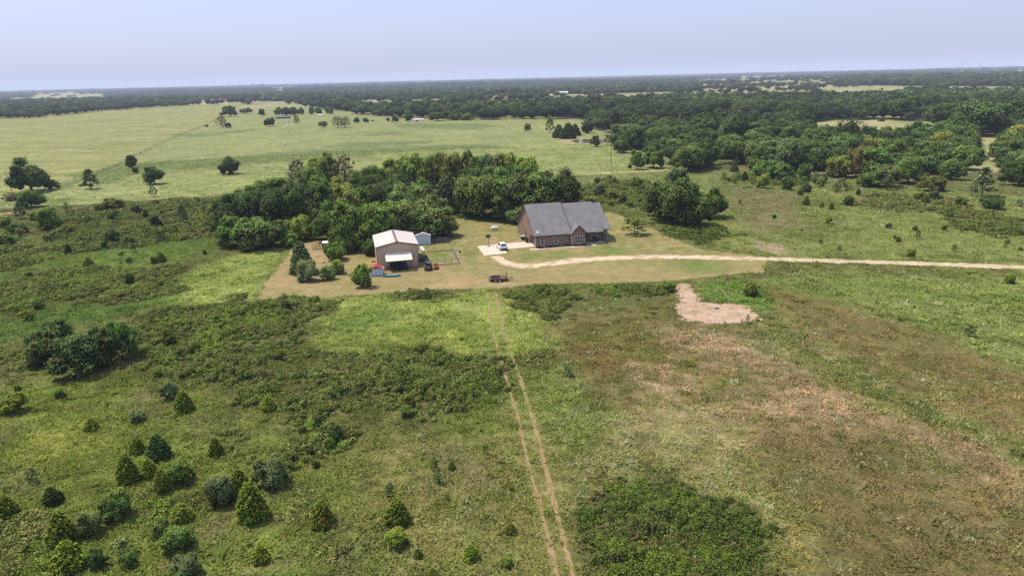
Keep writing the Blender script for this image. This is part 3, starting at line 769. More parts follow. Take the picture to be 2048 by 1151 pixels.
def crown_me(T):
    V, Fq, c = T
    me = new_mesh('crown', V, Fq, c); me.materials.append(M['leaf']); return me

KIND = {
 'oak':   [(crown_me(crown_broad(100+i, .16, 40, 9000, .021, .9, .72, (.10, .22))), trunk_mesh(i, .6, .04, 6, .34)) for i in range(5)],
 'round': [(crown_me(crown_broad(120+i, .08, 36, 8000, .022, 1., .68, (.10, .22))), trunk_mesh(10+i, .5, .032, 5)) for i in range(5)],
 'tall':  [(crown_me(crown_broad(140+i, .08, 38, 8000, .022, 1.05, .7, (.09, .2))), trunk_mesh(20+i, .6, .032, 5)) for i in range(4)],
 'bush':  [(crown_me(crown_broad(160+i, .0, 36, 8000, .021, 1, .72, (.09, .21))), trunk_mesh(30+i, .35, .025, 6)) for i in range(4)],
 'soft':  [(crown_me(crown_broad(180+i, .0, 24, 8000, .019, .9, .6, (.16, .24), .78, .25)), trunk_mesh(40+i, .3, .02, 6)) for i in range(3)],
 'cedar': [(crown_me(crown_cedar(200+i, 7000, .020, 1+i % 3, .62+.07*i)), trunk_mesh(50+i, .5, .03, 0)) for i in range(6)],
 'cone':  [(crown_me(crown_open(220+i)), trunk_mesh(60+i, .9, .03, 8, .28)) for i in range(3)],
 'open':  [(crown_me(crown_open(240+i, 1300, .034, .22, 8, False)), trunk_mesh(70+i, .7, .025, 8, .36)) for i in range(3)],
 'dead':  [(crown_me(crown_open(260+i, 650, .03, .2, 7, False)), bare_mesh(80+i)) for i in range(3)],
}
PAL = {'dark': (52, 66, 36), 'mid': (68, 86, 42), 'bright': (84, 98, 46), 'yel': (92, 98, 46), 'olive': (82, 88, 44), 'lite': (80, 91, 54), 'blue': (66, 80, 56),
       'grey': (104, 100, 78), 'brown': (80, 76, 46), 'cedar': (80, 93, 34), 'cedary': (80, 90, 36), 'cedard': (50, 66, 32), 'greyg': (84, 96, 62), 'oak': (62, 74, 40), 'far': (60, 76, 44)}
LEAF_GAIN = 2.75
NAMES = {'oak': 'broadleaf_tree', 'round': 'broadleaf_tree', 'tall': 'broadleaf_tree', 'bush': 'shrub', 'soft': 'shrub', 'cedar': 'cedar_tree', 'cone': 'open_tree', 'open': 'sapling_tree', 'dead': 'bare_tree'}
CATS = {'broadleaf_tree': 'tree', 'shrub': 'shrub', 'cedar_tree': 'cedar', 'open_tree': 'tree', 'sapling_tree': 'sapling', 'bare_tree': 'tree'}
GROWN = []
def plant(kind, x, y, w, h, col, label, group=None, name=None, z=0.):
    nm = name or NAMES[kind]
    r = random
    o = thing(nm, label, CATS.get(nm, 'tree'), (x, y, z), r.uniform(0, 6.28), group)
    cm, tm = r.choice(KIND[kind])
    t = bpy.data.objects.new('stem' if nm == 'shrub' else 'trunk', tm); C.objects.link(t); t.parent = o
    c = bpy.data.objects.new('foliage' if nm == 'shrub' else 'crown', cm); C.objects.link(c); c.parent = o
    for q in (t, c): q.scale = (w, w, h)
    b = np.array(lin(PAL[col]))*LEAF_GAIN*r.uniform(.78, 1.2)*np.array([r.uniform(1.02, 1.14), 1, r.uniform(.66, .82)])
    c.color = (*b, 1)
    GROWN.append((x, y, w*.5))
    return o

def plant_px(kind, u, vb, vt, w, col, label, group=None, name=None, back=None):
    """plant whose foot is seen at u, vb, whose top is seen at vt and which looks w wide"""
    P = G(u, vb)
    d = (P-CAM)@_f
    wm = w*d/F*(1.02 if kind == 'cedar' else 1.03)
    if back is None: back = .3 if kind in ('cedar', 'bush', 'soft') else 0.
    q = P[:2]/np.hypot(*P[:2])
    P2 = P[:2]+q*wm*back
    u2 = u
    h = max(height_at(P2, vt), .4)
    return plant(kind, P2[0], P2[1], wm, h, col, label, group, name)

# --- cedars and bushes of the near field: kind, foot u v, top v, width, colour, label
NEARV = [
 ('cedar', 370, 825, 778, 41, 'cedar', 'plump dark cedar with a greyer bush just behind its left side'),
 ('bush', 341, 803, 760, 40, 'blue', 'blue green bush touching the left back of a plump cedar'),
 ('cedar', 434, 914, 872, 32, 'cedar', 'solitary egg shaped cedar at the left edge of the big dark bramble thicket'),
 ('cedar', 277, 909, 870, 33, 'cedar', 'cedar at the upper left of the tight cedar cluster'),
 ('cedar', 321, 922, 864, 47, 'cedard', 'tallest dark bluish cedar at the top right of the tight cedar cluster'),
 ('cedar', 259, 968, 903, 48, 'cedar', 'big bright green cedar at the lower left of the tight cedar cluster'),
 ('cedar', 300, 956, 914, 37, 'cedar', 'short cedar squeezed between the two biggest of the tight cluster'),
 ('cedar', 328, 986, 934, 34, 'cedar', 'narrow cedar merging into a rounder bush below the cedar cluster'),
 ('bush', 367, 971, 914, 54, 'mid', 'round leafy bush right of a narrow cedar below the cedar cluster'),
 ('cedar', 508, 1045, 958, 66, 'cedar', 'largest bright cedar in the foreground with a bare patch on its left'),
 ('cedar', 483, 992, 932, 44, 'cedary', 'yellowish green cedar rising behind the largest foreground cedar'),
 ('soft', 447, 1014, 944, 64, 'greyg', 'pale grey green shrub left of the largest foreground cedar'),
 ('soft', 547, 978, 906, 74, 'greyg', 'biggest round grey green shrub at the foot of the bramble thicket'),
 ('bush', 236, 1043, 976, 64, 'mid', 'broad round dark bush alone in grass below the cedar cluster'),
 ('cedar', 367, 1046, 1003, 44, 'cedary', 'yellow green small cedar above two bushier plants at bottom left'),
 ('bush', 324, 1080, 1034, 40, 'mid', 'bushy plant on the left shoulder of a wider green bush'),
 ('bush', 360, 1108, 1050, 64, 'mid', 'wide green bush just below a small yellow green cedar'),
 ('soft', 380, 1160, 1104, 58, 'greyg', 'greyish shrub cut by the bottom edge of the picture'),
 ('cedar', 647, 1057, 996, 50, 'cedary', 'pointed bright cedar standing alone left of the twin cedars'),
 ('cedar', 524, 1127, 1088, 39, 'cedar', 'small round cedar alone in grass near the bottom edge'),
 ('cedar', 131, 1093, 1016, 58, 'cedar', 'large dark cedar with a grey green shrub against its right side'),
 ('soft', 180, 1075, 1016, 56, 'greyg', 'grey green shrub leaning against a large dark cedar'),
 ('cedar', 144, 1148, 1078, 69, 'cedar', 'wide cedar at the bottom left below a darker cedar'),
 ('bush', 198, 1141, 1094, 38, 'dark', 'thin dark bush right of the wide bottom left cedar'),
 ('open', 250, 1112, 1072, 44, 'greyg', 'sparse pale leafed plant between bottom left bushes'),
 ('bush', 262, 1138, 1104, 34, 'mid', 'small leafy bush under the sparse pale plant'),
 ('cedar', 16, 1040, 988, 50, 'cedar', 'dark cedar half cut by the left edge near the bottom'),
 ('bush', 36, 828, 785, 56, 'cedar', 'wide dark bush near the left edge above the yellow grass patch'),
 ('cedar', 108, 1010, 972, 42, 'cedard', 'dim low cedar in brown scrub at lower left'),
 ('cedar', 185, 862, 833, 31, 'cedar', 'small cedar right of the yellow grass patch'),
 ('bush', 123, 798, 778, 23, 'cedard', 'tiny round bush below the big left bush clump'),
 ('bush', 56, 642, 618, 26, 'cedar', 'round dark bush in the green strip at far left'),
 ('bush', 78, 619, 601, 23, 'cedard', 'small bush just behind the round one in the green strip'),
 ('cedar', 538, 823, 790, 33, 'cedar', 'cedar poking out of the broad bramble thicket'),
 ('bush', 316, 756, 735, 21, 'mid', 'little bush right of the big left bush clump'),
 ('bush', 38, 784, 769, 14, 'cedard', 'tiny dark bush above the wide bush at the left'),
 ('bush', 277, 846, 820, 34, 'blue', 'low bluish bush in dead brush left of a plump cedar'),
 ('open', 66, 964, 934, 22, 'blue', 'sparse upright bush in grey brush at the lower left'),
 ('cedar', 796, 1053, 993, 54, 'cedar', 'darker upper one of the twin cedars left of the wheel tracks'),
 ('bush', 797, 1099, 1052, 49, 'cedary', 'yellow green lower one of the twin cedars left of the wheel tracks'),
 ('open', 782, 998, 964, 22, 'blue', 'thin bluish sapling just behind the twin cedars'),
 ('open', 868, 938, 914, 22, 'mid', 'leafy sapling in weedy ground above the twin cedars'),
 ('cedar', 904, 940, 921, 17, 'cedar', 'tiny cedar seedling right of a leafy sapling'),
 ('open', 876, 966, 944, 22, 'mid', 'low leafy sapling below the tiny cedar seedling'),
 ('cedar', 1022, 1069, 1044, 25, 'cedary', 'small bright cedar left beside the lower wheel tracks'),
 ('cedar', 942, 1123, 1086, 36, 'cedar', 'round cedar with dead grass at its foot near the bottom edge'),
 ('cedar', 837, 1117, 1095, 20, 'cedar', 'tiny cedar right below the twin cedars'),
 ('bush', 1013, 1135, 1111, 26, 'bright', 'bright soft bush left of the tracks near the bottom edge'),
 ('cedar', 866, 1156, 1133, 24, 'cedar', 'cedar cut by the bottom edge left of the wheel tracks'),
 ('open', 894, 998, 982, 13, 'mid', 'very small leafy seedling in the weeds mid bottom'),
 ('open', 971, 907, 884, 13, 'mid', 'thin seedling just left of the wheel tracks'),
 ('open', 1136, 753, 731, 20, 'blue', 'lone dark sapling right of the wheel tracks'),
 ('bush', 1332, 585, 561, 36, 'mid', 'round bush at the lawn edge beside the bare dirt patch'),
 ('open', 854, 597, 574, 18, 'blue', 'dark sapling in the bramble patch at the lawn edge'),
 ('bush', 1502, 594, 562, 31, 'yel', 'bright yellow green bush right of the bare dirt patch'),
 ('bush', 2018, 567, 545, 20, 'cedar', 'round dark bush below the gravel drive at the right edge'),
 ('open', 1938, 672, 648, 20, 'blue', 'bluish lone bush in the right meadow below the drive'),
 ('open', 1495, 646, 628, 8, 'dark', 'thin dark sapling standing on the bare dirt patch'),
 ('open', 1798, 640, 630, 10, 'mid', 'tiny weed bush in the right meadow below the drive'),
 ('bush', 1821, 514, 496, 21, 'cedar', 'round dark bush just above the gravel drive on the right'),
 ('open', 1835, 478, 461, 12, 'dark', 'thin dark sapling above the bush beside the drive'),
 ('open', 1908, 503, 488, 12, 'dark', 'small sapling right of the round bush beside the drive'),
 ('bush', 1889, 461, 449, 11, 'cedard', 'tiny dark bush in front of the right bramble bank'),
 ('bush', 1776, 457, 444, 14, 'blue', 'small bluish bush in the middle of the right meadow'),
 ('bush', 1658, 448, 431, 15, 'cedar', 'small round bush in the open middle of the right meadow'),
 ('bush', 1696, 412, 390, 22, 'cedard', 'dark bush at the left end of the olive bramble strip'),
 ('cedar', 1662, 419, 402, 11, 'cedar', 'right one of two little cedars in the meadow'),
 ('cedar', 1643, 416, 402, 10, 'cedar', 'left one of two little cedars in the meadow'),
 ('cedar', 1612, 410, 390, 15, 'cedar', 'narrow cedar in the meadow below the woodland'),
 ('cedar', 1716, 390, 376, 10, 'cedard', 'tiny cedar above the olive bramble strip'),
 ('bush', 1984, 419, 387, 48, 'cedard', 'big dark low bush near the right edge below a feathery tree'),
 ('bush', 1841, 404, 381, 30, 'bright', 'bright green bush in the olive bramble strip'),
 ('bush', 1919, 412, 391, 28, 'mid', 'mid green bush between the feathery tree and the bramble strip'),
 ('open', 1898, 440, 415, 20, 'dark', 'dark sapling inside the right bramble bank'),
 ('bush', 1612, 385, 368, 23, 'cedard', 'round dark bush at the woodland foot in the right meadow'),
 ('open', 1680, 381, 356, 24, 'blue', 'bluish young tree in front of the brown tree'),
 ('bush', 1633, 369, 345, 17, 'blue', 'small bluish bush in front of the olive brown tree'),
 ('open', 1596, 362, 340, 14, 'mid', 'thin green sapling in bright grass by the woodland'),
 ('cedar', 1489, 362, 341, 15, 'cedard', 'dark cedar at the top of the worn meadow path'),
 ('open', 1469, 371, 356, 9, 'dark', 'tiny dark sapling beside the worn meadow path'),
 ('open', 1446, 366, 342, 17, 'bright', 'bright sapling right of the tall tree clump'),
 ('cedar', 1468, 344, 318, 17, 'blue', 'bluish cedar at the woodland edge right of the tall tree clump'),
 ('open', 1480, 410, 398, 8, 'dark', 'tiny sapling in the worn brown meadow patch'),
 ('bush', 1548, 437, 427, 9, 'mid', 'small green weed bush beside the worn brown patch'),
 ('cone', 1963, 392, 332, 54, 'blue', 'feathery blue grey tree at the right edge of the meadow'),
 # left scrub land
 ('bush', 102, 460, 412, 50, 'mid', 'big round dark green vine covered bush near the left edge'),
 ('bush', 229, 421, 393, 42, 'olive', 'wide olive bush at the pasture edge left of the grove'),
 ('bush', 225, 443, 422, 20, 'dark', 'small dark bush below the wide olive bush'),
 ('cone', 366, 441, 407, 24, 'blue', 'upright bluish young tree in the scrub left of the grove'),
 ('cedar', 292, 435, 418, 12, 'cedard', 'tiny dark cedar in the middle of the left scrub'),
 ('bush', 225, 488, 455, 31, 'dark', 'dark bush with a white drum beside it'),
 ('cedar', 138, 508, 486, 16, 'cedard', 'small cedar in the green lane at the left'),
 ('cedar', 178, 534, 512, 23, 'cedar', 'round cedar at the front of the green lane'),
 ('cedar', 323, 524, 501, 20, 'cedar', 'pointed cedar in the green lane left of the yard'),
 ('cedar', 15, 513, 500, 11, 'cedard', 'tiny cedar at the left edge'),
 ('bush', 427, 424, 407, 15, 'cedar', 'round bright bush between scrub and grove'),
 ('open', 267, 504, 484, 14, 'dark', 'dark sapling at the edge of the green lane'),
 ('bush', 200, 424, 407, 20, 'olive', 'olive bush left of the wide olive bush'),
 ('bush', 251, 475, 462, 14, 'cedard', 'small dark bush right of the bush with the white drum'),
 ('open', 422, 452, 432, 22, 'mid', 'leafy sapling close to the left side of the grove'),
 ('bush', 313, 410, 398, 16, 'brown', 'brownish bush on the pasture edge'),
 ('bush', 244, 511, 501, 12, 'cedar', 'tiny round bush in the green lane'),
 ('cedar', 410, 509, 498, 9, 'cedard', 'tiny cedar in pale grass left of the yard'),
 ('bush', 38, 468, 443, 40, 'dark', 'dark sprawling bush at the left edge below the scrub'),
 ('bush', 137, 469, 448, 32, 'olive', 'olive bush right of the vine covered bush'),
 ('bush', 143, 446, 432, 27, 'bright', 'bright leafy bush behind the vine covered bush'),
 ('bush', 73, 441, 420, 26, 'bright', 'bright green bush left of the vine covered bush'),
 ('bush', 10, 455, 430, 30, 'bright', 'bright leafy bush cut by the left edge'),
 # big bush clump, left
 ('bush', 118, 726, 636, 96, 'dark', 'tall dark leafy bush at the back left of the big bush clump'),
 ('bush', 165, 758, 666, 106, 'dark', 'widest dark bush at the front of the big bush clump'),
 ('bush', 247, 723, 634, 74, 'mid', 'greener tall bush at the right end of the big bush clump'),
 ('bush', 207, 736, 650, 80, 'dark', 'leafy dark bush in the middle of the big bush clump'),
 ('bush', 85, 736, 680, 56, 'dark', 'low bush at the left foot of the big bush clump'),
]
for k in NEARV: plant_px(*k[:7], group=None)
# scattered small growth in the rough land, too alike to tell apart
def scatter(px, n, kinds, colours, smin, smax, label, group, seed):
    P = world_poly(px); r = np.random.default_rng(seed); lo, hi = P.min(0), P.max(0); k = 0
    while k < n:
        x, y = r.uniform(lo[0], hi[0]), r.uniform(lo[1], hi[1])
        if sdist(P, np.array([x]), np.array([y]))[0] < 0: continue
        if any(math.hypot(x-g[0], y-g[1]) < g[2]+.6 for g in GROWN): continue
        s = r.uniform(smin, smax)*(.6+.8*r.random()**2)
        plant(str(r.choice(kinds)), x, y, s, s*r.uniform(.7, 1.25), str(r.choice(colours)), label, group, name='shrub'); k += 1
scatter([(1450, 345), (1680, 360), (1880, 385), (2048, 400), (2048, 420), (1750, 400), (1580, 395), (1460, 375)], 26, ['bush', 'open', 'bush'], ['mid', 'olive', 'blue', 'bright'], 2.2, 4.6, 'small leafy bush among others along the woodland foot at right', 'bushes along the woodland foot', 31)
scatter([(1550, 430), (1800, 440), (2048, 480), (2048, 515), (1600, 505)], 12, ['bush', 'open'], ['mid', 'olive', 'dark'], .8, 1.8, 'tiny weed bush in the right meadow above the drive', 'tiny bushes above the drive', 32)
scatter([(0, 425), (430, 400), (440, 480), (280, 500), (60, 520), (0, 500)], 34, ['bush', 'open', 'bush'], ['olive', 'mid', 'dark', 'blue'], 1.5, 3.6, 'small scrub bush in the rough land left of the grove', 'scrub bushes left of the grove', 33)
scatter([(0, 540), (330, 520), (400, 570), (260, 600), (0, 640)], 16, ['bush', 'open'], ['olive', 'dark'], .9, 1.9, 'low scrub bush in the brown band at left', 'low bushes in the brown band', 34)
scatter([(1150, 365), (1320, 365), (1290, 435), (1220, 425), (1150, 400)], 18, ['bush', 'bush', 'open'], ['olive', 'mid', 'lite', 'dark'], 1.8, 4., 'brush bush behind the right end of the brick house', 'brush behind the house', 35)
scatter([(280, 640), (640, 610), (630, 690), (500, 750), (330, 740)], 14, ['bush'], ['olive', 'mid', 'dark'], .9, 2.0, 'small leafy hump in the bramble below the yard corner', 'leafy humps in the upper bramble', 36)
scatter([(520, 860), (720, 720), (980, 715), (900, 810), (620, 940)], 16, ['bush'], ['olive', 'mid', 'dark'], .8, 1.9, 'small leafy hump in the broad bramble left of the tracks', 'leafy humps in the broad bramble', 37)

# --- pasture trees
FIELD = [
 ('oak', 63, 383, 311, 78, 'dark', 'biggest dark tree at the left, tall beside a utility pole'), ('bush', 105, 380, 358, 34, 'dark', 'dark bush at the right foot of the biggest left tree'),
 ('round', 64, 414, 376, 50, 'mid', 'mid green tree in front of the biggest left tree'), ('bush', 22, 402, 381, 28, 'grey', 'grey green bush at the left edge below the utility pole'),
 ('cone', 43, 438, 402, 30, 'blue', 'thin bluish tree below the left trees near the dirt road'), ('cone', 183, 378, 337, 40, 'dark', 'open layered conical tree alone in the pasture'),
 ('round', 263, 336, 308, 24, 'dark', 'oval dark tree at the pasture fence with a little tree below'), ('round', 271, 347, 332, 13, 'dark', 'little round tree just below an oval pasture tree'),
 ('round', 310, 368, 329, 41, 'dark', 'round dark tree with a thin sapling in front'), ('open', 308, 394, 369, 16, 'mid', 'thin sapling in front of the round pasture tree'),
 ('round', 459, 348, 310, 42, 'dark', 'perfectly round dark tree in mid pasture with a shadow on the right'),
 ('oak', 461, 233, 210, 32, 'dark', 'dark tree in the far pasture by the fence corner'), ('dead', 445, 256, 231, 24, 'grey', 'half bare greyish tree at the fence corner'), ('bush', 456, 255, 244, 15, 'dark', 'dark bush at the foot of the half bare tree'),
 ('bush', 413, 254, 249, 9, 'dark', 'tiny bush on the far fence line'), ('round', 496, 227, 214, 18, 'dark', 'small tree right of the far fence corner tree'), ('bush', 484, 226, 218, 10, 'dark', 'tiny bush by the far small tree'),
 ('round', 524, 232, 216, 15, 'dark', 'lone round far tree left of the long blue shed'), ('oak', 540, 253, 233, 22, 'dark', 'dark round tree below the long blue shed'),
 ('open', 594, 250, 230, 13, 'mid', 'slender tree right of the long blue shed'),
 ('round', 558, 230, 212, 20, 'mid', 'left tree of the row behind the long blue shed'), ('round', 573, 231, 212, 20, 'dark', 'second tree of the row behind the long blue shed'), ('round', 589, 231, 213, 20, 'dark', 'darkest tree of the row behind the long blue shed'), ('round', 602, 229, 213, 15, 'mid', 'right tree of the row behind the long blue shed'),
 ('round', 623, 229, 213, 13, 'mid', 'left tree of a far pair in the pasture'), ('round', 636, 229, 212, 16, 'mid', 'right tree of a far pair in the pasture'), ('round', 659, 228, 212, 18, 'mid', 'bushy far tree right of a pair'),
 ('oak', 646, 255, 241, 20, 'olive', 'flat olive tree in the far pasture'), ('dead', 676, 256, 232, 30, 'grey', 'wide greyish tree in mid pasture'), ('dead', 692, 255, 233, 22, 'brown', 'brownish tree joined to the wide greyish one'),
 ('round', 713, 246, 234, 13, 'dark', 'small dark round tree right of the greyish tree'), ('round', 732, 245, 234, 13, 'dark', 'small tree between the greyish tree and white trailer home'), ('bush', 745, 243, 239, 5, 'dark', 'very tiny bush in the far pasture'),
 ('tall', 790, 245, 229, 15, 'dark', 'narrow tree left of the white trailer home'), ('bush', 776, 243, 235, 9, 'dark', 'bush left of the narrow tree by the trailer home'), ('round', 818, 243, 224, 17, 'dark', 'tree beside the white trailer home'),
 ('oak', 875, 242, 223, 33, 'dark', 'wide dark tree in front of the woods right of the trailer home'), ('bush', 905, 241, 228, 26, 'dark', 'bushy tree right of the wide dark tree'), ('bush', 935, 241, 226, 26, 'mid', 'mid green bushy tree on the woods edge'),
 ('bush', 1055, 262, 245, 15, 'grey', 'lone grey green bush near the pond'), ('cone', 1100, 265, 229, 22, 'mid', 'open pine like tree left of the pond cedars'),
 ('cedar', 1118, 276, 247, 28, 'cedard', 'left cedar of the clump by the pond'), ('cedar', 1136, 278, 243, 34, 'cedard', 'tallest cedar of the clump by the pond'), ('cedar', 1150, 272, 246, 24, 'cedard', 'right cedar of the clump by the pond'),
 ('bush', 1174, 267, 240, 28, 'cedard', 'dark bushy tree behind the pond'), ('round', 1190, 293, 268, 21, 'dark', 'round tree in front of the pond'), ('open', 1215, 289, 269, 13, 'dark', 'small dark tree right of the pond'),
 ('round', 1241, 306, 277, 34, 'dark', 'dark round pasture tree with a shadow right of the pond'), ('tall', 1273, 339, 297, 34, 'mid', 'left tree of the pair by the farm road'), ('round', 1307, 336, 290, 42, 'mid', 'right tree of the pair by the farm road'),
 ('round', 1198, 393, 366, 26, 'blue', 'bluish round tree in the brush behind the house'), ('open', 1268, 469, 433, 52, 'olive', 'small open crowned tree on the lawn right of the house'),
 ('bush', 1181, 409, 390, 30, 'olive', 'yellowish bush behind the right end of the house roof'),
]
for k in FIELD: plant_px(*k[:7])

# --- yard plants
YARD = [
 ('bush', 727, 577, 524, 40, 'bright', 'leafy young tree on the mown lawn beside the little white shed'),
 ('cedar', 606, 550, 478, 50, 'blue', 'tall blue green evergreen in the yard left of the shop'), ('soft', 615, 565, 516, 46, 'greyg', 'grey green bush in front of the blue green evergreen'),
 ('soft', 655, 561, 528, 36, 'greyg', 'grey green bush at the front middle of the yard bushes'), ('bush', 674, 549, 518, 36, 'bright', 'bright green bush right in the group of yard bushes'),
 ('bush', 673, 522, 482, 48, 'mid', 'round green tree beside the chicken coop'), ('bush', 631, 613, 590, 30, 'bright', 'bright green sapling bush in the thicket below the mown yard'),
 ('open', 569, 602, 585, 16, 'bright', 'thin bright sapling below the left yard corner'),
]
for k in YARD: plant_px(*k[:7], name='broadleaf_tree' if k[1] == 727 else None)

# --- grove behind the workshop and oaks behind the house
GROVE = [
 ('dead', 600, 380, 318, 44, 'grey', 'grey half bare tree at the back of the grove'), ('round', 640, 378, 306, 42, 'yel', 'yellowish green tree at the back of the grove'), ('tall', 662, 372, 300, 34, 'mid', ''), ('dead', 692, 378, 308, 38, 'grey', 'second grey bare tree at the back of the grove'),
 ('round', 625, 388, 328, 44, 'mid', ''), ('round', 720, 382, 336, 34, 'mid', ''), ('round', 748, 386, 324, 40, 'mid', ''),
 ('tall', 790, 382, 311, 44, 'bright', ''), ('tall', 822, 378, 302, 48, 'bright', ''), ('tall', 852, 377, 304, 46, 'bright', ''), ('tall', 882, 376, 301, 40, 'olive', ''), ('tall', 908, 378, 298, 42, 'olive', ''),
 ('cedar', 938, 376, 296, 50, 'olive', ''), ('tall', 962, 376, 302, 44, 'mid', ''), ('cedar', 986, 378, 308, 50, 'blue', ''), ('round', 1020, 384, 300, 58, 'bright', ''), ('round', 1052, 388, 303, 52, 'bright', ''),
 ('round', 500, 424, 366, 54, 'mid', ''), ('round', 532, 418, 356, 60, 'mid', ''), ('round', 566, 412, 348, 54, 'mid', ''), ('oak', 592, 424, 352, 64, 'dark', ''), ('round', 642, 418, 345, 62, 'mid', ''), ('oak', 690, 414, 350, 64, 'olive', ''),
 ('oak', 740, 414, 345, 64, 'dark', ''), ('oak', 790, 418, 345, 64, 'dark', ''), ('round', 850, 422, 350, 54, 'mid', ''), ('cedar', 892, 428, 346, 46, 'blue', 'dark blue green cedar by the grove utility pole'), ('round', 932, 428, 350, 50, 'dark', ''),
 ('oak', 456, 462, 386, 54, 'dark', ''), ('oak', 482, 456, 380, 56, 'dark', ''), ('oak', 522, 460, 374, 66, 'dark', ''), ('oak', 562, 468, 370, 66, 'dark', ''), ('oak', 602, 466, 366, 64, 'dark', ''),
 ('oak', 650, 466, 362, 72, 'dark', ''), ('oak', 700, 464, 366, 72, 'olive', ''), ('oak', 748, 460, 362, 68, 'dark', ''), ('oak', 800, 454, 366, 74, 'lite', ''), ('oak', 858, 448, 368, 72, 'lite', ''),
 ('bush', 452, 478, 420, 44, 'dark', ''), ('round', 474, 494, 424, 64, 'mid', ''), ('bush', 512, 500, 432, 84, 'mid', 'broad leafy tree at the front left of the grove'), ('bush', 548, 497, 440, 74, 'dark', ''), ('tall', 600, 482, 428, 48, 'bright', 'bright young tree in a gap at the front of the grove'),
 ('oak', 657, 482, 400, 66, 'mid', ''), ('oak', 702, 502, 398, 78, 'mid', ''), ('bush', 737, 504, 438, 54, 'mid', ''), ('oak', 762, 494, 400, 74, 'mid', ''), ('oak', 805, 482, 394, 82, 'lite', ''),
 ('oak', 850, 480, 396, 86, 'lite', 'wide oak overhanging the white shed behind the workshop'), ('oak', 886, 474, 412, 64, 'lite', ''), ('bush', 690, 508, 468, 34, 'mid', ''), ('bush', 742, 512, 476, 34, 'mid', ''), ('bush', 628, 472, 446, 36, 'bright', ''),
 ('oak', 950, 434, 345, 74, 'oak', ''), ('oak', 986, 440, 346, 86, 'oak', 'spreading oak straight behind the propane tank'), ('oak', 1034, 440, 340, 84, 'oak', ''), ('oak', 1084, 444, 334, 96, 'oak', 'broadest oak rising behind the left end of the house roof'), ('oak', 1122, 440, 332, 72, 'dark', ''),
 ('round', 1000, 404, 328, 64, 'mid', ''), ('round', 1050, 404, 324, 64, 'mid', ''), ('round', 945, 404, 330, 54, 'dark', ''), ('bush', 1045, 448, 408, 62, 'lite', 'low spreading light green tree behind the left end of the house'), ('bush', 1008, 440, 408, 40, 'lite', ''), ('bush', 1140, 412, 370, 34, 'dark', ''),
 ('oak', 470, 440, 384, 50, 'dark', ''), ('bush', 580, 494, 462, 36, 'mid', ''), ('round', 770, 380, 330, 36, 'mid', ''),
]
for k in GROVE:
    g = k[0]
    lab = k[6] or ('dense dark tree in the grove behind the metal workshop' if k[1] < 930 and g != 'cedar' else 'dark cedar at the back of the grove' if g == 'cedar' else 'dark oak in the row behind the propane tank and house' if g in ('oak', 'round') else 'dense dark bush along the foot of the grove')
    if not k[6] and g == 'bush': lab = 'dense bush along the foot of the grove'
    k = (*k[:4], k[4]*(1.28 if k[2] < 395 else 1.12), *k[5:])
    plant_px(*k[:6], lab, None if k[6] else ('bushes along the foot of the grove' if g == 'bush' else 'cedars of the grove' if g == 'cedar' else 'trees of the grove'), name='broadleaf_tree' if g == 'bush' else None, back=.2)

CLUMP = [
 ('round', 1328, 444, 352, 92, 'oak', 'left front tree of the tall clump right of the house'), ('round', 1366, 454, 348, 96, 'oak', 'biggest front tree of the tall clump right of the house'), ('round', 1347, 404, 332, 60, 'blue', 'bluish tree peaking behind the tall clump'),
 ('bush', 1396, 451, 386, 56, 'mid', 'lower rounded tree at the right front of the tall clump'), ('round', 1424, 437, 370, 58, 'mid', 'round tree at the right end of the tall clump'), ('round', 1314, 434, 368, 52, 'oak', 'tree at the left end of the tall clump'), ('round', 1352, 388, 330, 50, 'mid', 'tree at the very back of the tall clump'),
]
for k in CLUMP: plant_px(*k[:7], name='broadleaf_tree', back=.2)

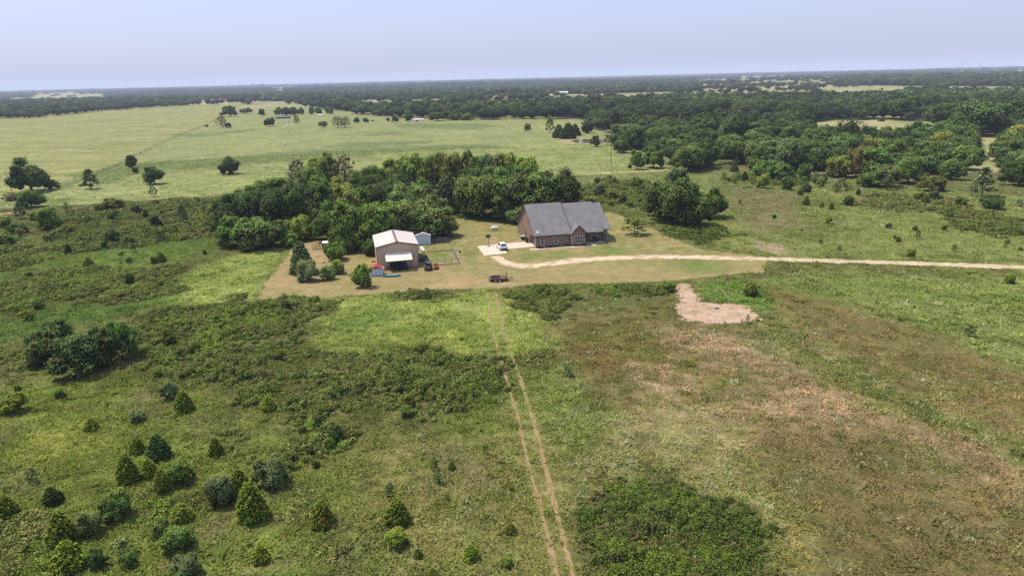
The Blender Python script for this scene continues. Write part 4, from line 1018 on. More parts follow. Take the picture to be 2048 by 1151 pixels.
WOODEDGE = [
 ('bush', 1558, 362, 319, 54, 'mid', 'bushy tree pair at the woodland foot left of the olive brown tree'), ('bush', 1530, 356, 318, 44, 'mid', 'bushy tree at the lower woodland edge in the right meadow'), ('bush', 1510, 340, 310, 38, 'mid', 'small leafy tree where the woods meet the right meadow'), ('oak', 1596, 336, 285, 60, 'blue', 'dark bluish tree at the front of the right woodland'),
 ('bush', 1677, 355, 308, 58, 'olive', 'olive brown tree at the front of the right woodland'), ('tall', 1711, 355, 287, 40, 'brown', 'reddish brown tree at the front of the right woodland'), ('bush', 1765, 374, 326, 62, 'lite', 'pale green rounded tree at the front of the right woodland'),
 ('bush', 1738, 374, 340, 54, 'mid', 'low dark tree below the pale green rounded one'), ('round', 1815, 368, 311, 62, 'mid', 'large green tree right of the pale green rounded one'), ('bush', 1862, 383, 349, 54, 'olive', 'low olive tree in front of the right woodland'),
 ('round', 1903, 360, 314, 48, 'mid', 'green tree near the right end of the woodland'), ('round', 1930, 340, 286, 62, 'mid', 'bushy tree at the right end of the woodland'), ('oak', 2038, 372, 318, 60, 'dark', 'dark tree at the right edge below the tan field'),
 ('oak', 2006, 324, 270, 70, 'oak', 'oak beside the tan field at the right edge'), ('round', 2038, 304, 245, 60, 'yel', 'yellowish tree at the right edge above the tan field'), ('oak', 1952, 272, 199, 116, 'dark', 'huge dark oak over the tan field at the right'), ('oak', 1893, 252, 205, 70, 'dark', 'dark oak left of the huge oak'), ('oak', 2035, 262, 196, 90, 'dark', 'dark oak at the right edge behind the tan field'),
 ('oak', 1803, 241, 192, 60, 'dark', 'tall dark oak behind the right field'), ('round', 1466, 328, 276, 62, 'dark', 'dark tree on the left flank of the right woodland'), ('tall', 1413, 330, 283, 46, 'mid', 'leafy tree just behind the tall clump'), ('oak', 1528, 313, 266, 54, 'dark', 'shadowy tree in the left part of the right woodland'),
 ('round', 1622, 300, 252, 50, 'mid', 'round tree at the near edge of the right field'), ('cedar', 1625, 262, 230, 18, 'cedard', 'pointed cedar at the corner of the right field'), ('round', 1660, 282, 250, 40, 'mid', 'first round tree of the row below the right field'), ('cedar', 1678, 274, 243, 18, 'cedard', 'spiky cedar in the row below the right field'),
 ('round', 1700, 282, 248, 44, 'dark', 'second round tree of the row below the right field'), ('round', 1735, 284, 250, 44, 'dark', 'third round tree of the row below the right field'), ('round', 1775, 284, 250, 46, 'olive', 'olive tree in the row below the right field'), ('bush', 1842, 272, 246, 50, 'lite', 'pale bush at the right end of the right field'),
 ('round', 1745, 330, 272, 60, 'olive', 'olive tree in the middle of the right woodland'), ('round', 1790, 326, 276, 60, 'olive', 'sunlit olive tree of the right woodland'), ('round', 1850, 340, 280, 62, 'olive', 'sunlit tree at the right middle of the woodland'), ('round', 1880, 312, 262, 60, 'yel', 'yellow tinged tree near the right end of the woodland'), ('oak', 1912, 306, 250, 62, 'dark', 'dark tree left of the tan field'),
]
for k in WOODEDGE: plant_px(*k[:7], name='broadleaf_tree' if k[0] == 'bush' else None, back=.15)

# --- the woodland beyond the pasture: nearest trees one by one, the rest as one mass
def wood_points():
    X, Y = [], []
    r = 235.
    while r < 17000:
        dr = max(9.5, r*.02); da = max(10.5/r, .0075)
        a = np.arange(-.80, .80, da); a = a+rng.uniform(-.45, .45, len(a))*da
        rr = r+rng.uniform(-.5, .5, len(a))*dr
        X.append(rr*np.sin(a)); Y.append(rr*np.cos(a)); r += dr
    x, y = np.concatenate(X), np.concatenate(Y)
    u, v, dp = proj(np.stack([x, y, np.zeros_like(x)], 1))
    ok = v < np.interp(u, _ne[:, 0], _ne[:, 1])
    for j, P in enumerate(OPEN_FAR): ok &= ~(in_px(P, u, v) & ~((fbm(x/130, y/130, 305+j, 3) > .57) & (dp > 1500)))
    # clearings further off
    cl = clearing(x, y)
    ok &= ~((cl > .60) & (dp > 1000) & ~((u < 480) & (v > 193)) & (fbm(x/60, y/60, 306) < .62))
    ok &= ~((glade(x, y) > .59) & (dp < 700) & (u > 1180))
    # lanes in the woods at the farm road
    ok &= line_dist(line_w([(1560, 357), (1640, 345), (1720, 352)]), x, y) > 3
    return x[ok], y[ok], dp[ok], u[ok], v[ok]
wx, wy, wd, wu, wv = wood_points()
gx = np.array(GROWN)
def crowded(x, y):
    near = (np.hypot(gx[:, 0]-x, gx[:, 1]-y) < gx[:, 2]*.75)
    return near.any()
NSINGLE = 300-len([o for o in bpy.data.objects if o.name.startswith('broadleaf_tree')])
order = np.argsort(wd)
single, rest = [], []
for i in order:
    if wd[i] < 700 and crowded(wx[i], wy[i]): continue
    inv = -30 < wu[i] < 2078
    if len(single) < NSINGLE and inv and rng.random() < .85: single.append(i)
    else: rest.append(i)
WC = ['far', 'far', 'mid', 'dark', 'oak', 'far', 'dark', 'far', 'blue', 'dark', 'oak']
for i in single:
    s = rng.uniform(9.5, 16.5)
    k = rng.choice(['oak', 'round', 'round', 'tall'])
    left = wu[i] < 700; mid = wu[i] < 1340
    lab = ('dark tree in the belt of woods beyond the hay field at left' if left else 'dark tree in the dense woods behind the middle pasture' if mid else 'green tree in the dense woodland right beyond the meadow')
    plant(str(k), wx[i], wy[i], s*rng.uniform(.95, 1.15), s*rng.uniform(.66, .9), WC[rng.integers(len(WC))], lab, 'woods beyond the hay field' if left else 'woods behind the pasture' if mid else 'woodland beyond the meadow')

def wood_mass(idx):
    idx = np.array(idx); vs, fs, cs = [], [], []; off = 0
    for d0, d1, kq, qs in ((0, 420, 420, .62), (420, 800, 200, .95), (800, 1600, 70, 1.7), (1600, 4000, 22, 3.2), (4000, 20000, 8, 8.)):
        s = idx[(wd[idx] >= d0) & (wd[idx] < d1)]
        n = len(s)
        if n == 0: continue
        x, y = wx[s], wy[s]; z = terr(x, y)
        hh = rng.uniform(6.5, 13, n)*np.where(rng.random(n) < .08, 1.35, 1)*(rng.uniform(.6, 1.7, n) if d0 > 3000 else 1)*(1+.25*(fbm(x/160, y/160, 303)-.5)*2); ww = np.maximum(rng.uniform(3.8, 10.2, n), wd[s]*.0048)
        pal = np.array([lin(PAL[c]) for c in WC])*1.5*np.array([1.06, 1, .78])
        tc = pal[rng.integers(0, len(WC), n)]*rng.uniform(.72, 1.25, n)[:, None]*(.45+1.1*fbm(x/140, y/140, 304))[:, None]
        d = rng.normal(size=(n, kq, 3)); d /= np.linalg.norm(d, axis=2)[:, :, None]
        d[:, :, 2] = np.where(d[:, :, 2] < -.25, -d[:, :, 2], d[:, :, 2])
        bump = 1+.26*np.sin(d[:, :, 0]*5+x[:, None])*np.sin(d[:, :, 1]*5+y[:, None])*np.cos(d[:, :, 2]*4+x[:, None])
        R = np.stack([ww, ww, hh*.5], 1)[:, None, :]
        P = d*R*bump[:, :, None]*rng.uniform(.80, 1.03, (n, kq, 1)) + np.stack([x, y, z+hh*.5], 1)[:, None, :]
        P[:, :, 2] = np.maximum(P[:, :, 2], .1)
        Nn = d*R*np.array([1, 1, 1.])+rng.normal(size=d.shape)*1.9; Nn = Nn.reshape(-1, 3); Nn /= np.linalg.norm(Nn, axis=1)[:, None]
        sz = (qs*rng.uniform(.6, 1.35, n*kq))
        V, Fq = quads(P.reshape(-1, 3), Nn, sz, rng)
        c = tc[:, None, :]*rng.uniform(*((.82, 1.18) if d1 < 1700 else (.86, 1.12)), (n, kq, 1))*(.42+.66*(d[:, :, 2:]+.3))  # top light painted in: high leaves lighter, low ones darker
        vs.append(V); cs.append(np.repeat(c.reshape(-1, 3), 4, 0))
        fs.append(np.concatenate([Fq[:, [0, 1, 2]], Fq[:, [0, 2, 3]]])+off); off += len(V)
        # cores coloured dark in place of shade inside the trees
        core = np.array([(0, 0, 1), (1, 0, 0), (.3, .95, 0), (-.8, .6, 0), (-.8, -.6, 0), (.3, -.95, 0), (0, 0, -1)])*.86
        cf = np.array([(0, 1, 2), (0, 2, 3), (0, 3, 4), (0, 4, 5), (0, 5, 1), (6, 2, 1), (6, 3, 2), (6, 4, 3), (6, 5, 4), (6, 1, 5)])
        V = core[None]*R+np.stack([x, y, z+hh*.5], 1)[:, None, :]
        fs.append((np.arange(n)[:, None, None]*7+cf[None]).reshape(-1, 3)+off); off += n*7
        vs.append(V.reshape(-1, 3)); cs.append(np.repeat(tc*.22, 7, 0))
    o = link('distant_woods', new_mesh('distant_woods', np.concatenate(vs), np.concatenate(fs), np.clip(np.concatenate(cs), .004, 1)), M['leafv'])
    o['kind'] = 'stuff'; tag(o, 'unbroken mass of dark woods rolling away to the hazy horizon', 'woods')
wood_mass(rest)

# --- bramble thickets: mounded leafy ground cover, each patch one object
BP = {'dark': ((64, 76, 38), (80, 88, 46), (56, 68, 36), (82, 82, 50), (74, 90, 44)), 'brown': ((80, 86, 48), (88, 88, 54), (68, 78, 42), (96, 92, 62), (76, 88, 46)), 'green': ((64, 78, 36), (76, 90, 44), (56, 70, 34), (88, 98, 52), (70, 84, 38))}
def thicket(j, P, h, dens, ls, pal, label):
    """a patch of close standing leafy clumps of all heights, with dark gaps and grassy lanes between them"""
    r = np.random.default_rng(500+j)
    lo, hi = P.min(0)-2, P.max(0)+2
    dist = np.hypot(*P.mean(0)); far = dist > 165
    sp = 1.15 if far else (.52 if pal == 'green' else .74)
    n = int((hi-lo).prod()/(sp*sp*.8))
    x, y = r.uniform(lo[0], hi[0], n), r.uniform(lo[1], hi[1], n)
    amp = patch_amp(P)*(.35 if pal == 'green' else 1)
    d = sdist(P, x, y)+(fbm(x/7., y/7., 31)-.5)*amp+(fbm(x/1.6, y/1.6, 32, 3)-.5)*4
    gap = fbm(x/4.5, y/4.5, 440+j, 4)
    keep = (d > -.3) & (r.random(n) < sstep(-.5, 2.5, d)*.85+.15) & (gap > (.33 if pal != 'green' else .1)-.04*r.random(n))
    x, y, d, gap = x[keep], y[keep], d[keep], gap[keep]; n = len(x)
    big = sstep(.30, .62, gap)*sstep(-.5, 4, d)
    R = sp*(1.5 if pal == 'green' else 1.15)*r.uniform(.55, 1.0, n)*(.7+.5*big); Hh = h*(.24+.66*big)*r.uniform(.55, 1.25, n)
    kq = 46 if far else (70 if pal == 'green' else 84)
    q = ls*(.62 if far else .50)
    dv = r.normal(size=(n, kq, 3)); dv /= np.linalg.norm(dv, axis=2)[:, :, None]; dv[:, :, 2] = np.abs(dv[:, :, 2])
    rad = 1-.38*r.random((n, kq, 1))**1.5+(r.random((n, kq, 1)) < .12)*r.uniform(0, .5, (n, kq, 1))
    sc = np.stack([R, R, Hh], 1)[:, None, :]
    Pp = dv*sc*rad+np.stack([x, y, np.zeros(n)], 1)[:, None, :]
    Pp[:, :, 2] += .03
    Nn = (dv+r.normal(size=dv.shape)*.38+np.array([0, 0, .25])).reshape(-1, 3); Nn /= np.linalg.norm(Nn, axis=1)[:, None]
    V, Fq = quads(Pp.reshape(-1, 3), Nn, q*r.uniform(.55, 1.4, n*kq), r)
    t = mix_tones(cols(*BP[pal]), .8*fbm(x/5, y/5, 460+j, 5)+.2*r.random(n))*r.uniform(.84, 1.16, n)[:, None]
    vine = (fbm(x/6, y/6, 470+j, 3) > .66)[:, None] if not far else np.zeros((n, 1), bool)
    t = np.where(vine, np.array(lin((78, 92, 40)))*r.uniform(.8, 1.15, (n, 1)), t)
    dead = ((fbm(x/4, y/4, 475+j, 3) > .62) & (r.random(n) < .45))[:, None]
    t = np.where(dead, np.array(lin((84, 82, 56)))*r.uniform(.7, 1.1, (n, 1)), t)
    c = t[:, None, :]*r.uniform(.78, 1.28, (n, kq, 1))*(.45+.65*np.clip(dv[:, :, 2:]*rad, 0, 1.2))*(1.85 if pal == 'green' else 2.4)*np.array([1.05, 1.04, .68])  # shade put into the colour: low and inner leaves of a clump darker
    c = np.repeat(c.reshape(-1, 3), 4, 0); Fq = np.concatenate([Fq[:, [0, 1, 2]], Fq[:, [0, 2, 3]]])
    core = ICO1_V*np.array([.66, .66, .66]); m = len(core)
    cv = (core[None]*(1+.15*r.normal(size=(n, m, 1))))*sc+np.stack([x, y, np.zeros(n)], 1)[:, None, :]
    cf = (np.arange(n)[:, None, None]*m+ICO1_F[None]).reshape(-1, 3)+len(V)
    V = np.concatenate([V, cv.reshape(-1, 3)]); c = np.concatenate([c, np.repeat(t*.35, m, 0)]); Fq = np.concatenate([Fq, cf])  # clump cores painted dark to stand for inner shade
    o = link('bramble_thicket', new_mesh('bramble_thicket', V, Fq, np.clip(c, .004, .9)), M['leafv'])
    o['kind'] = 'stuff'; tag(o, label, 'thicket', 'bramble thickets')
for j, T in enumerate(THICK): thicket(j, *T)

# --- meadow grass and weeds
def tufts(name, r0, r1, n, hmul, label, blades=5, seed=1, keepf=None, wmul=1., fade=(900, 1000)):
    r = np.random.default_rng(seed)
    a = r.uniform(-.80, .80, n); q = np.sqrt(r.uniform(r0*r0, r1*r1, n))
    x, y = q*np.sin(a), q*np.cos(a)
    u, v, dp = proj(np.stack([x, y, np.zeros_like(x)], 1))
    ok = (sdist(LAWN, x, y)+.8*(fbm(x/3, y/3, 8)-.5)*2 < .1) & (sdist(BARE, x, y) < .9*r.random(n)) & (line_dist(DRIVE_W[::4], x, y) > 1.7+1.1*r.random(n))
    for L in TRACK_W: ok &= line_dist(L[::3], x, y) > .42+.2*r.random(n)
    cl = fbm(x/1.7, y/1.7, 601+seed, 3)
    ok &= r.random(n) < sstep(.28, .62, cl)+.18
    ok &= r.random(n) < sstep(fade[1], fade[0], q)
    cc_ = paint(x, y); ok &= r.random(n) < .5+.5*sstep(-.02, .03, cc_[:, 1]-cc_[:, 0])
    if keepf is not None: ok &= keepf(x, y, u, v)
    x, y, u, v, cl = x[ok], y[ok], u[ok], v[ok], cl[ok]; n = len(x)
    c = paint(x, y)
    tall = .35+1.1*fbm(x/7, y/7, 602, 3)*sstep(.3, .7, cl)+.25
    gr = sstep(-.02, .05, c[:, 1]-c[:, 0]); h = np.minimum(hmul*tall*r.uniform(.5, 1.4, n)*(.5+.5*gr), .95)
    B = blades
    ang = r.uniform(0, 6.283, (n, B)); tilt = r.uniform(.55, 1.38, (n, B)); l = h[:, None]*r.uniform(.6, 1.2, (n, B))
    sp = .28*wmul
    bx = x[:, None]+r.normal(size=(n, B))*sp; by = y[:, None]+r.normal(size=(n, B))*sp
    dx, dy = np.cos(ang), np.sin(ang)
    w = (r.uniform(.07, .15, (n, B))*wmul)
    tx, ty, tz = bx+dx*l*np.sin(tilt), by+dy*l*np.sin(tilt), l*np.cos(tilt)+.03
    z0 = np.zeros_like(bx)+.0
    V = np.stack([np.stack([bx-dy*w, by+dx*w, z0], -1), np.stack([bx+dy*w, by-dx*w, z0], -1), np.stack([tx, ty, tz], -1)], 2).reshape(-1, 3)
    Fq = np.arange(len(V)).reshape(-1, 3)
    k = c[:, None, :]*(r.uniform(.8, 1.3, (n, 1))*r.uniform(.85, 1.18, (n, B)))[:, :, None]
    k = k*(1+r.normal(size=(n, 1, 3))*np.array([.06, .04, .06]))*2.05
    # pale seed heads and silvery weeds in some places
    s = ((fbm(x/4, y/4, 603) > .56) & (r.random(n) < .14) & (x > -12))[:, None, None]
    k = np.where(s, np.array(lin((186, 186, 140)))[None, None], k)
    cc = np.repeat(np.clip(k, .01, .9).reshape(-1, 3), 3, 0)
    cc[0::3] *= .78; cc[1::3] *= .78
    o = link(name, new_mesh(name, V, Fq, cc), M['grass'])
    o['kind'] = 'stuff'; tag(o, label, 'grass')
tufts('meadow_grass', 40, 110, 150000, .42, 'rough mixed meadow grass and weeds in the near field', 5, 1)
tufts('tall_weeds', 42, 170, 16000, .95, 'taller weed clumps dotted through the near field', 12, 4, lambda x, y, u, v: fbm(x/3.5, y/3.5, 640, 4) > .5, 1.25)
tufts('meadow_grass', 110, 330, 190000, .36, 'meadow grass round the mown yard in the middle distance', 5, 2, lambda x, y, u, v: v > np.interp(u, [0, 440, 600, 1150, 1330, 1500, 2048], [425, 395, 350, 355, 350, 335, 380]), 1.7, (150, 330))
def weed_band(x, y, u, v):
    return (v > 250) & (fbm(x/6, y/9, 611, 4)+.25*(paint_dark(x, y)) > .55)
def paint_dark(x, y):
    c = paint(x, y); return (c[:, 0] < .17).astype(float)
tufts('pasture_weeds', 200, 430, 60000, .7, 'clumps of coarse weeds scattered over the pasture', 5, 3, weed_band, 2.6)

def flowers(name, px, n, colr, label, size=.07, hz=.45):
    P = world_poly(px); r = np.random.default_rng(n)
    lo, hi = P.min(0), P.max(0)
    x, y = r.uniform(lo[0], hi[0], n), r.uniform(lo[1], hi[1], n)
    ok = (sdist(P, x, y) > 0) & (r.random(n) < sstep(.38, .72, fbm(x/2.4, y/2.4, 620))); x, y = x[ok], y[ok]; m = len(x)
    Nn = r.normal(size=(m, 3))*.4+np.array([0, 0, 1]); Nn /= np.linalg.norm(Nn, axis=1)[:, None]
    V, Fq = quads(np.stack([x, y, r.uniform(.3, 1, m)*hz], 1), Nn, size*r.uniform(.6, 1.4, m), r)
    c = np.repeat(np.array(lin(colr))*r.uniform(.7, 1.1, (m, 1)), 4, 0)
    o = link(name, new_mesh(name, V, Fq, c), M['leafv']); o['kind'] = 'stuff'; tag(o, label, 'flowers')
flowers('wildflowers', [(1440, 930), (1560, 990), (1660, 1090), (1640, 1180), (1545, 1120), (1500, 1020), (1430, 980)], 1100, (190, 150, 46), 'yellow wildflowers scattered right of the bottom thicket')
flowers('wildflowers', [(1110, 800), (1260, 840), (1420, 860), (1520, 960), (1460, 990), (1340, 955), (1180, 960), (1160, 1060)], 7000, (150, 160, 116), 'silvery pale weeds scattered above the bottom thicket', .12, .5)
flowers('wildflowers', [(640, 930), (800, 880), (960, 870), (1040, 960), (1060, 1100), (800, 1120), (680, 1040)], 5000, (150, 136, 72), 'dull yellow weeds scattered left of the lower wheel tracks', .09, .45)

# ------------------------------------------------------------------ the brick house
YAW = math.radians(12.8)
HA = G(1071, 496)
house = thing('brick_house', 'brick ranch house with steep grey shingle roof and small front gable', 'house', HA, YAW)
WB = .0
wall = MB()
# left end wall round the garage opening
def wq(P): wall.poly(P)
wq([(0, 0, 0), (0, .7, 0), (0, .7, 3.1), (0, 0, 3.1)]); wq([(0, .7, 2.45), (0, 5.5, 2.45), (0, 5.5, 3.1), (0, .7, 3.1)]); wq([(0, 5.5, 0), (0, 18.4, 0), (0, 18.4, 3.1), (0, 5.5, 3.1)])
wq([(0, 0, 3.1), (0, 18.4, 3.1), (0, 9.2, 9.0)])
for y in (.7, 5.5): wq([(0, y, 0), (.5, y, 0), (.5, y, 2.45), (0, y, 2.45)])
wq([(0, .7, 2.45), (.5, .7, 2.45), (.5, 5.5, 2.45), (0, 5.5, 2.45)])
wq([(0, 0, 0), (9.0, 0, 0), (9.0, 0, 3.1), (0, 0, 3.1)])
# front gable bay
wq([(9.0, 0, 0), (9.0, -.75, 0), (9.0, -.75, 3.0), (9.0, 0, 3.0)]); wq([(9.0, -.75, 0), (12.7, -.75, 0), (12.7, -.75, 3.0), (10.85, -.75, 4.85), (9.0, -.75, 3.0)])
wq([(12.7, -.75, 0), (12.7, 2.2, 0), (12.7, 2.2, 3.1), (12.7, -.75, 3.1)])
# porch back wall, right end, rear
wq([(12.7, 2.2, 0), (18.2, 2.2, 0), (18.2, 2.2, 3.4), (12.7, 2.2, 3.4)])
wq([(18.2, 1.4, 0), (18.2, 2.2, 0), (18.2, 2.2, 3.4), (18.2, 1.4, 3.4)]); wq([(18.2, 1.4, 0), (19.2, 1.4, 0), (19.2, 1.4, 3.3), (18.2, 1.4, 3.3)])
wq([(19.2, 1.4, 0), (19.2, 17, 0), (19.2, 17, 3.3), (19.2, 9.2, 8.2), (19.2, 1.4, 3.3)]); wq([(0, 18.4, 0), (19.2, 17.0, 0), (19.2, 17.0, 3.1), (0, 18.4, 3.1)])
wo = wall.build('wall', M['brick'], house)

def gable_roof(x0, x1, ye, yr, ze, zr, yb=None, zb=None, th=.2, ridge_axis='x'):
    yb = 2*yr-ye if yb is None else yb; zb = ze if zb is None else zb
    return MB().prism([(ye, ze), (yr, zr), (yb, zb), (yb, zb-th), (yr, zr-th*1.2), (ye, ze-th)], ridge_axis, x0, x1)
rb = gable_roof(-.45, 9.25, -.45, 9.2, 3.05, 9.25)
roof = rb.build('roof', M['shingle'], house)
gable_roof(9.25, 17.5, -.42, 9.0, 3.02, 8.95).build('roof', M['shingle'], house)
gable_roof(17.5, 19.75, .75, 9.0, 3.3, 8.62).build('roof', M['shingle'], house)
# small front gable roof, ridge running back into the main slope
fg = MB()
for sgn in (-1, 1):
    xe, ze, zr = 10.85+sgn*2.25, 2.86, 5.12
    fg.add([(10.85, -1.1, zr), (xe, -1.1, ze), (xe, -.35, ze), (10.85, 3.25, zr)], [[0, 1, 2, 3]])
    fg.add([(10.85, -1.1, zr), (xe, -1.1, ze), (xe, -1.1, ze-.2), (10.85, -1.1, zr-.24)], [[0, 1, 2, 3]])
    fg.add([(10.85, -1.1, zr-.24), (xe, -1.1, ze-.2), (xe, -.35, ze-.2), (10.85, 3.25, zr-.24)], [[0, 1, 2, 3]])
fg.build('gable_roof', M['shingle'], house)
tr = MB()
tr.box(-.47, 9.2, -.5, -.46, 2.74, 3.02)
tr.build('gutter', M['trim'], house)
MB().box(13.1, 17.5, -.47, -.43, 2.72, 3.0).build('gutter', M['trim'], house)
def rake(x, ye, yr, ze, zr, name='rake_board'):
    b = MB()
    for s in (-1, 1):
        y0 = yr+s*(yr-ye)
        b.add([(x, y0, ze+.02), (x, yr, zr+.02), (x, yr, zr-.34), (x, y0, ze-.3), (x-.05, y0, ze+.02), (x-.05, yr, zr+.02), (x-.05, yr, zr-.34), (x-.05, y0, ze-.3)],
              [[0, 1, 2, 3], [4, 7, 6, 5], [0, 4, 5, 1], [3, 2, 6, 7], [0, 3, 7, 4], [1, 5, 6, 2]])
    return b.build(name, M['trim'], house)
rake(-.455, -.45, 9.2, 3.05, 9.25); rake(19.81, .75, 9.0, 3.3, 8.62)
b = MB()
for s in (-1, 1):
    b.add([(10.85, -1.14, 5.16), (10.85+s*2.3, -1.14, 2.86), (10.85+s*2.3, -1.14, 2.6), (10.85, -1.14, 4.86), (10.85, -1.1, 5.16), (10.85+s*2.3, -1.1, 2.86), (10.85+s*2.3, -1.1, 2.6), (10.85, -1.1, 4.86)],
          [[0, 1, 2, 3], [4, 7, 6, 5], [0, 4, 5, 1], [3, 2, 6, 7], [1, 5, 6, 2]])
b.build('rake_board', M['trim'], house)
MB().prism([(-.46, 3.02), (9.2, 9.24), (9.2, 9.32), (-.46, 3.12)], 'x', 9.2, 9.34).build('valley_flashing', M['trim'], house)
gd = MB().box(.42, .5, .7, 5.5, 0, 2.45)
for k in range(1, 4): gd.box(.405, .42, .75, 5.45, k*.61-.02, k*.61+.02)
gd.build('garage_door', M['dgrey'], house)
def window(x, y, z, w, h, nx, ny, wide='x', mat=M['white']):
    fr = MB(); t = .07
    if wide == 'x':
        fr.box(x-w/2, x+w/2, y-.05, y+.01, z, z+t); fr.box(x-w/2, x+w/2, y-.05, y+.01, z+h-t, z+h)
        for k in range(nx+1): fr.box(x-w/2+k*(w-t)/nx, x-w/2+k*(w-t)/nx+t, y-.047, y+.01, z+t, z+h-t)
        for k in range(1, ny): fr.box(x-w/2+t, x+w/2-t, y-.04, y+.01, z+k*h/ny-.03, z+k*h/ny+.03)
        f = fr.build('window', mat, house)
        MB().box(x-w/2+.02, x+w/2-.02, y-.025, y-.005, z+.02, z+h-.02).build('pane', M['glass'], f)
        MB().box(x-w/2-.06, x+w/2+.06, y-.1, y-.05, z-.08, z).build('sill', M['stone'], f)
    else:
        fr.box(x-.05, x+.01, y-w/2, y+w/2, z, z+t); fr.box(x-.05, x+.01, y-w/2, y+w/2, z+h-t, z+h)
        for k in (0, 1): fr.box(x-.047, x+.01, y-w/2+k*(w-t), y-w/2+k*(w-t)+t, z+t, z+h-t)
        f = fr.build('window', mat, house)
        MB().box(x-.025, x-.005, y-w/2+.02, y+w/2-.02, z+.02, z+h-.02).build('pane', M['glass'], f)
window(1.75, 0, .75, .85, 1.65, 1, 2); window(5.25, 0, .75, .85, 1.65, 1, 2)
window(10.8, -.75, .62, 2.0, 1.75, 3, 2); window(15.9, 2.2, .7, 1.3, 1.7, 2, 2); window(0, 9.3, .9, .9, 1.5, 1, 1, 'y', M['trim'])
dr = MB().box(13.3, 14.2, 2.13, 2.2, .05, 2.15).build('front_door', M['trim'], house)
MB().box(14.06, 14.12, 2.08, 2.13, 1.0, 1.1).build('handle', M['grey'], dr)
MB().box(9.02, 9.12, -.86, -.76, .0, 2.7).build('downspout', M['white'], house)
MB().box(-.12, -.02, -.1, 0, 0, 2.7).build('downspout', M['white'], house)
for x in (15.1, 18.05): MB().box(x, x+.14, -.2, -.06, .1, 2.84).build('porch_post', M['trim'], house)
MB().box(12.72, 18.1, -.4, 2.19, 0, .1).build('porch_floor', M['conc'], house)
d = MB()
d.lathe([(.02, -.03), (.25, .0), (.4, .08), (.42, .1), (.38, .1), (.02, .02)], 18)
dish = d.build('satellite_dish', M['white'], house, smooth=False); dish.location = (.55, .1, 4.02); dish.rotation_euler = (math.radians(70), 0, math.radians(-15))
MB().tube([(.55, .3, 3.45), (.55, .3, 3.85), (.55, .14, 4.0)], .035, 8).build('dish_arm', M['dgrey'], house)
# vent pipes on the roof back are out of sight; wall light by the garage
MB().box(-.1, -.01, 8.0, 8.2, 4.2, 4.35).build('wall_light', M['white'], house)
def local(root_loc, yaw, x, y, z=0): return (root_loc[0]+x*math.cos(yaw)-y*math.sin(yaw), root_loc[1]+x*math.sin(yaw)+y*math.cos(yaw), z)

bench = thing('porch_bench', 'dark bench on the porch under the right window', 'bench', local(HA, YAW, 16.1, 1.2, .1), YAW)
MB().box(-.7, .7, -.25, .25, .4, .46).build('seat', M['black'], bench); MB().box(-.7, .7, .22, .28, .46, .95).build('backrest', M['black'], bench)
for sx in (-.6, .55):
    for sy in (-.22, .17): MB().box(sx, sx+.05, sy, sy+.05, 0, .4).build('leg', M['black'], bench)
ac = thing('air_conditioner', 'grey air conditioner unit by the left gable wall of the brick house', 'air conditioner', local(HA, YAW, -.8, 9.6), YAW)
MB().box(-.5, .5, -.5, .5, .08, 1.05).build('casing', M['dgrey'], ac, .03); MB().box(-.52, .52, -.52, .52, 1.05, 1.1).build('top_grille', M['paleroof'], ac); MB().box(-.6, .6, -.6, .6, 0, .08).build('base_pad', M['conc'], ac)
tb = thing('trash_bin', 'dark wheeled trash bin beside the garage opening of the house', 'trash bin', local(HA, YAW, -.6, 6.2), YAW)
MB().add([(-.28, -.3, .06), (.28, -.3, .06), (.28, .3, .06), (-.28, .3, .06), (-.36, -.38, 1.15), (.36, -.38, 1.15), (.36, .38, 1.15), (-.36, .38, 1.15)], [[0, 3, 2, 1], [4, 5, 6, 7], [0, 1, 5, 4], [1, 2, 6, 5], [2, 3, 7, 6], [3, 0, 4, 7]]).build('body', M['black'], tb, .03)
MB().prism([(-.42, 1.15), (.42, 1.15), (.38, 1.28), (-.3, 1.3)], 'x', -.39, .39).build('lid', M['black'], tb)
for s in (-.3, .24): MB().lathe([(.02, 0), (.13, 0), (.13, .06), (.02, .06)], 12, (s, .36, .13), 'x').build('wheel', M['rubber'], tb)

# concrete pad, walk and flower bed
def slab(name, px, z0, z1, mat, kind='structure', loc=True):
    P = world_poly(px) if loc else px
    o = MB().prism([tuple(p) for p in P], 'z', z0, z1).build(name, mat, None); o['kind'] = kind; return o
slab('concrete_pad', [(955, 492.5), (968.5, 511.5), (1014.5, 506.5), (1009, 498.5), (1070, 493.5), (1062, 482.5), (1003, 488)], -.2, .07, M['conc'])
bed = [local(HA, YAW, x, y)[:2] for x, y in ((.2, -.9), (9, -1.0), (9.2, -1.6), (12.7, -1.5), (12.7, -.8), (8.9, -.8), (8.9, -.05), (.2, -.05))]
slab('flower_bed', bed, -.1, .05, M['mulch'], loc=False)
wk = spline([local(HA, YAW, x, y)[:2]+(1.1,) for x, y in ((-1.6, -.6), (-.3, -1.35), (4, -1.45), (8.2, -1.5), (9.2, -2.15), (12.6, -2.1), (14.6, -1.5), (14.9, -.5))])
strip('walkway', wk, 1.1, .055, lambda x, y, k: mix_tones(cols((214, 190, 164), (224, 202, 178)), fbm(x, y, 48)), M['gravel'], 5, .0)
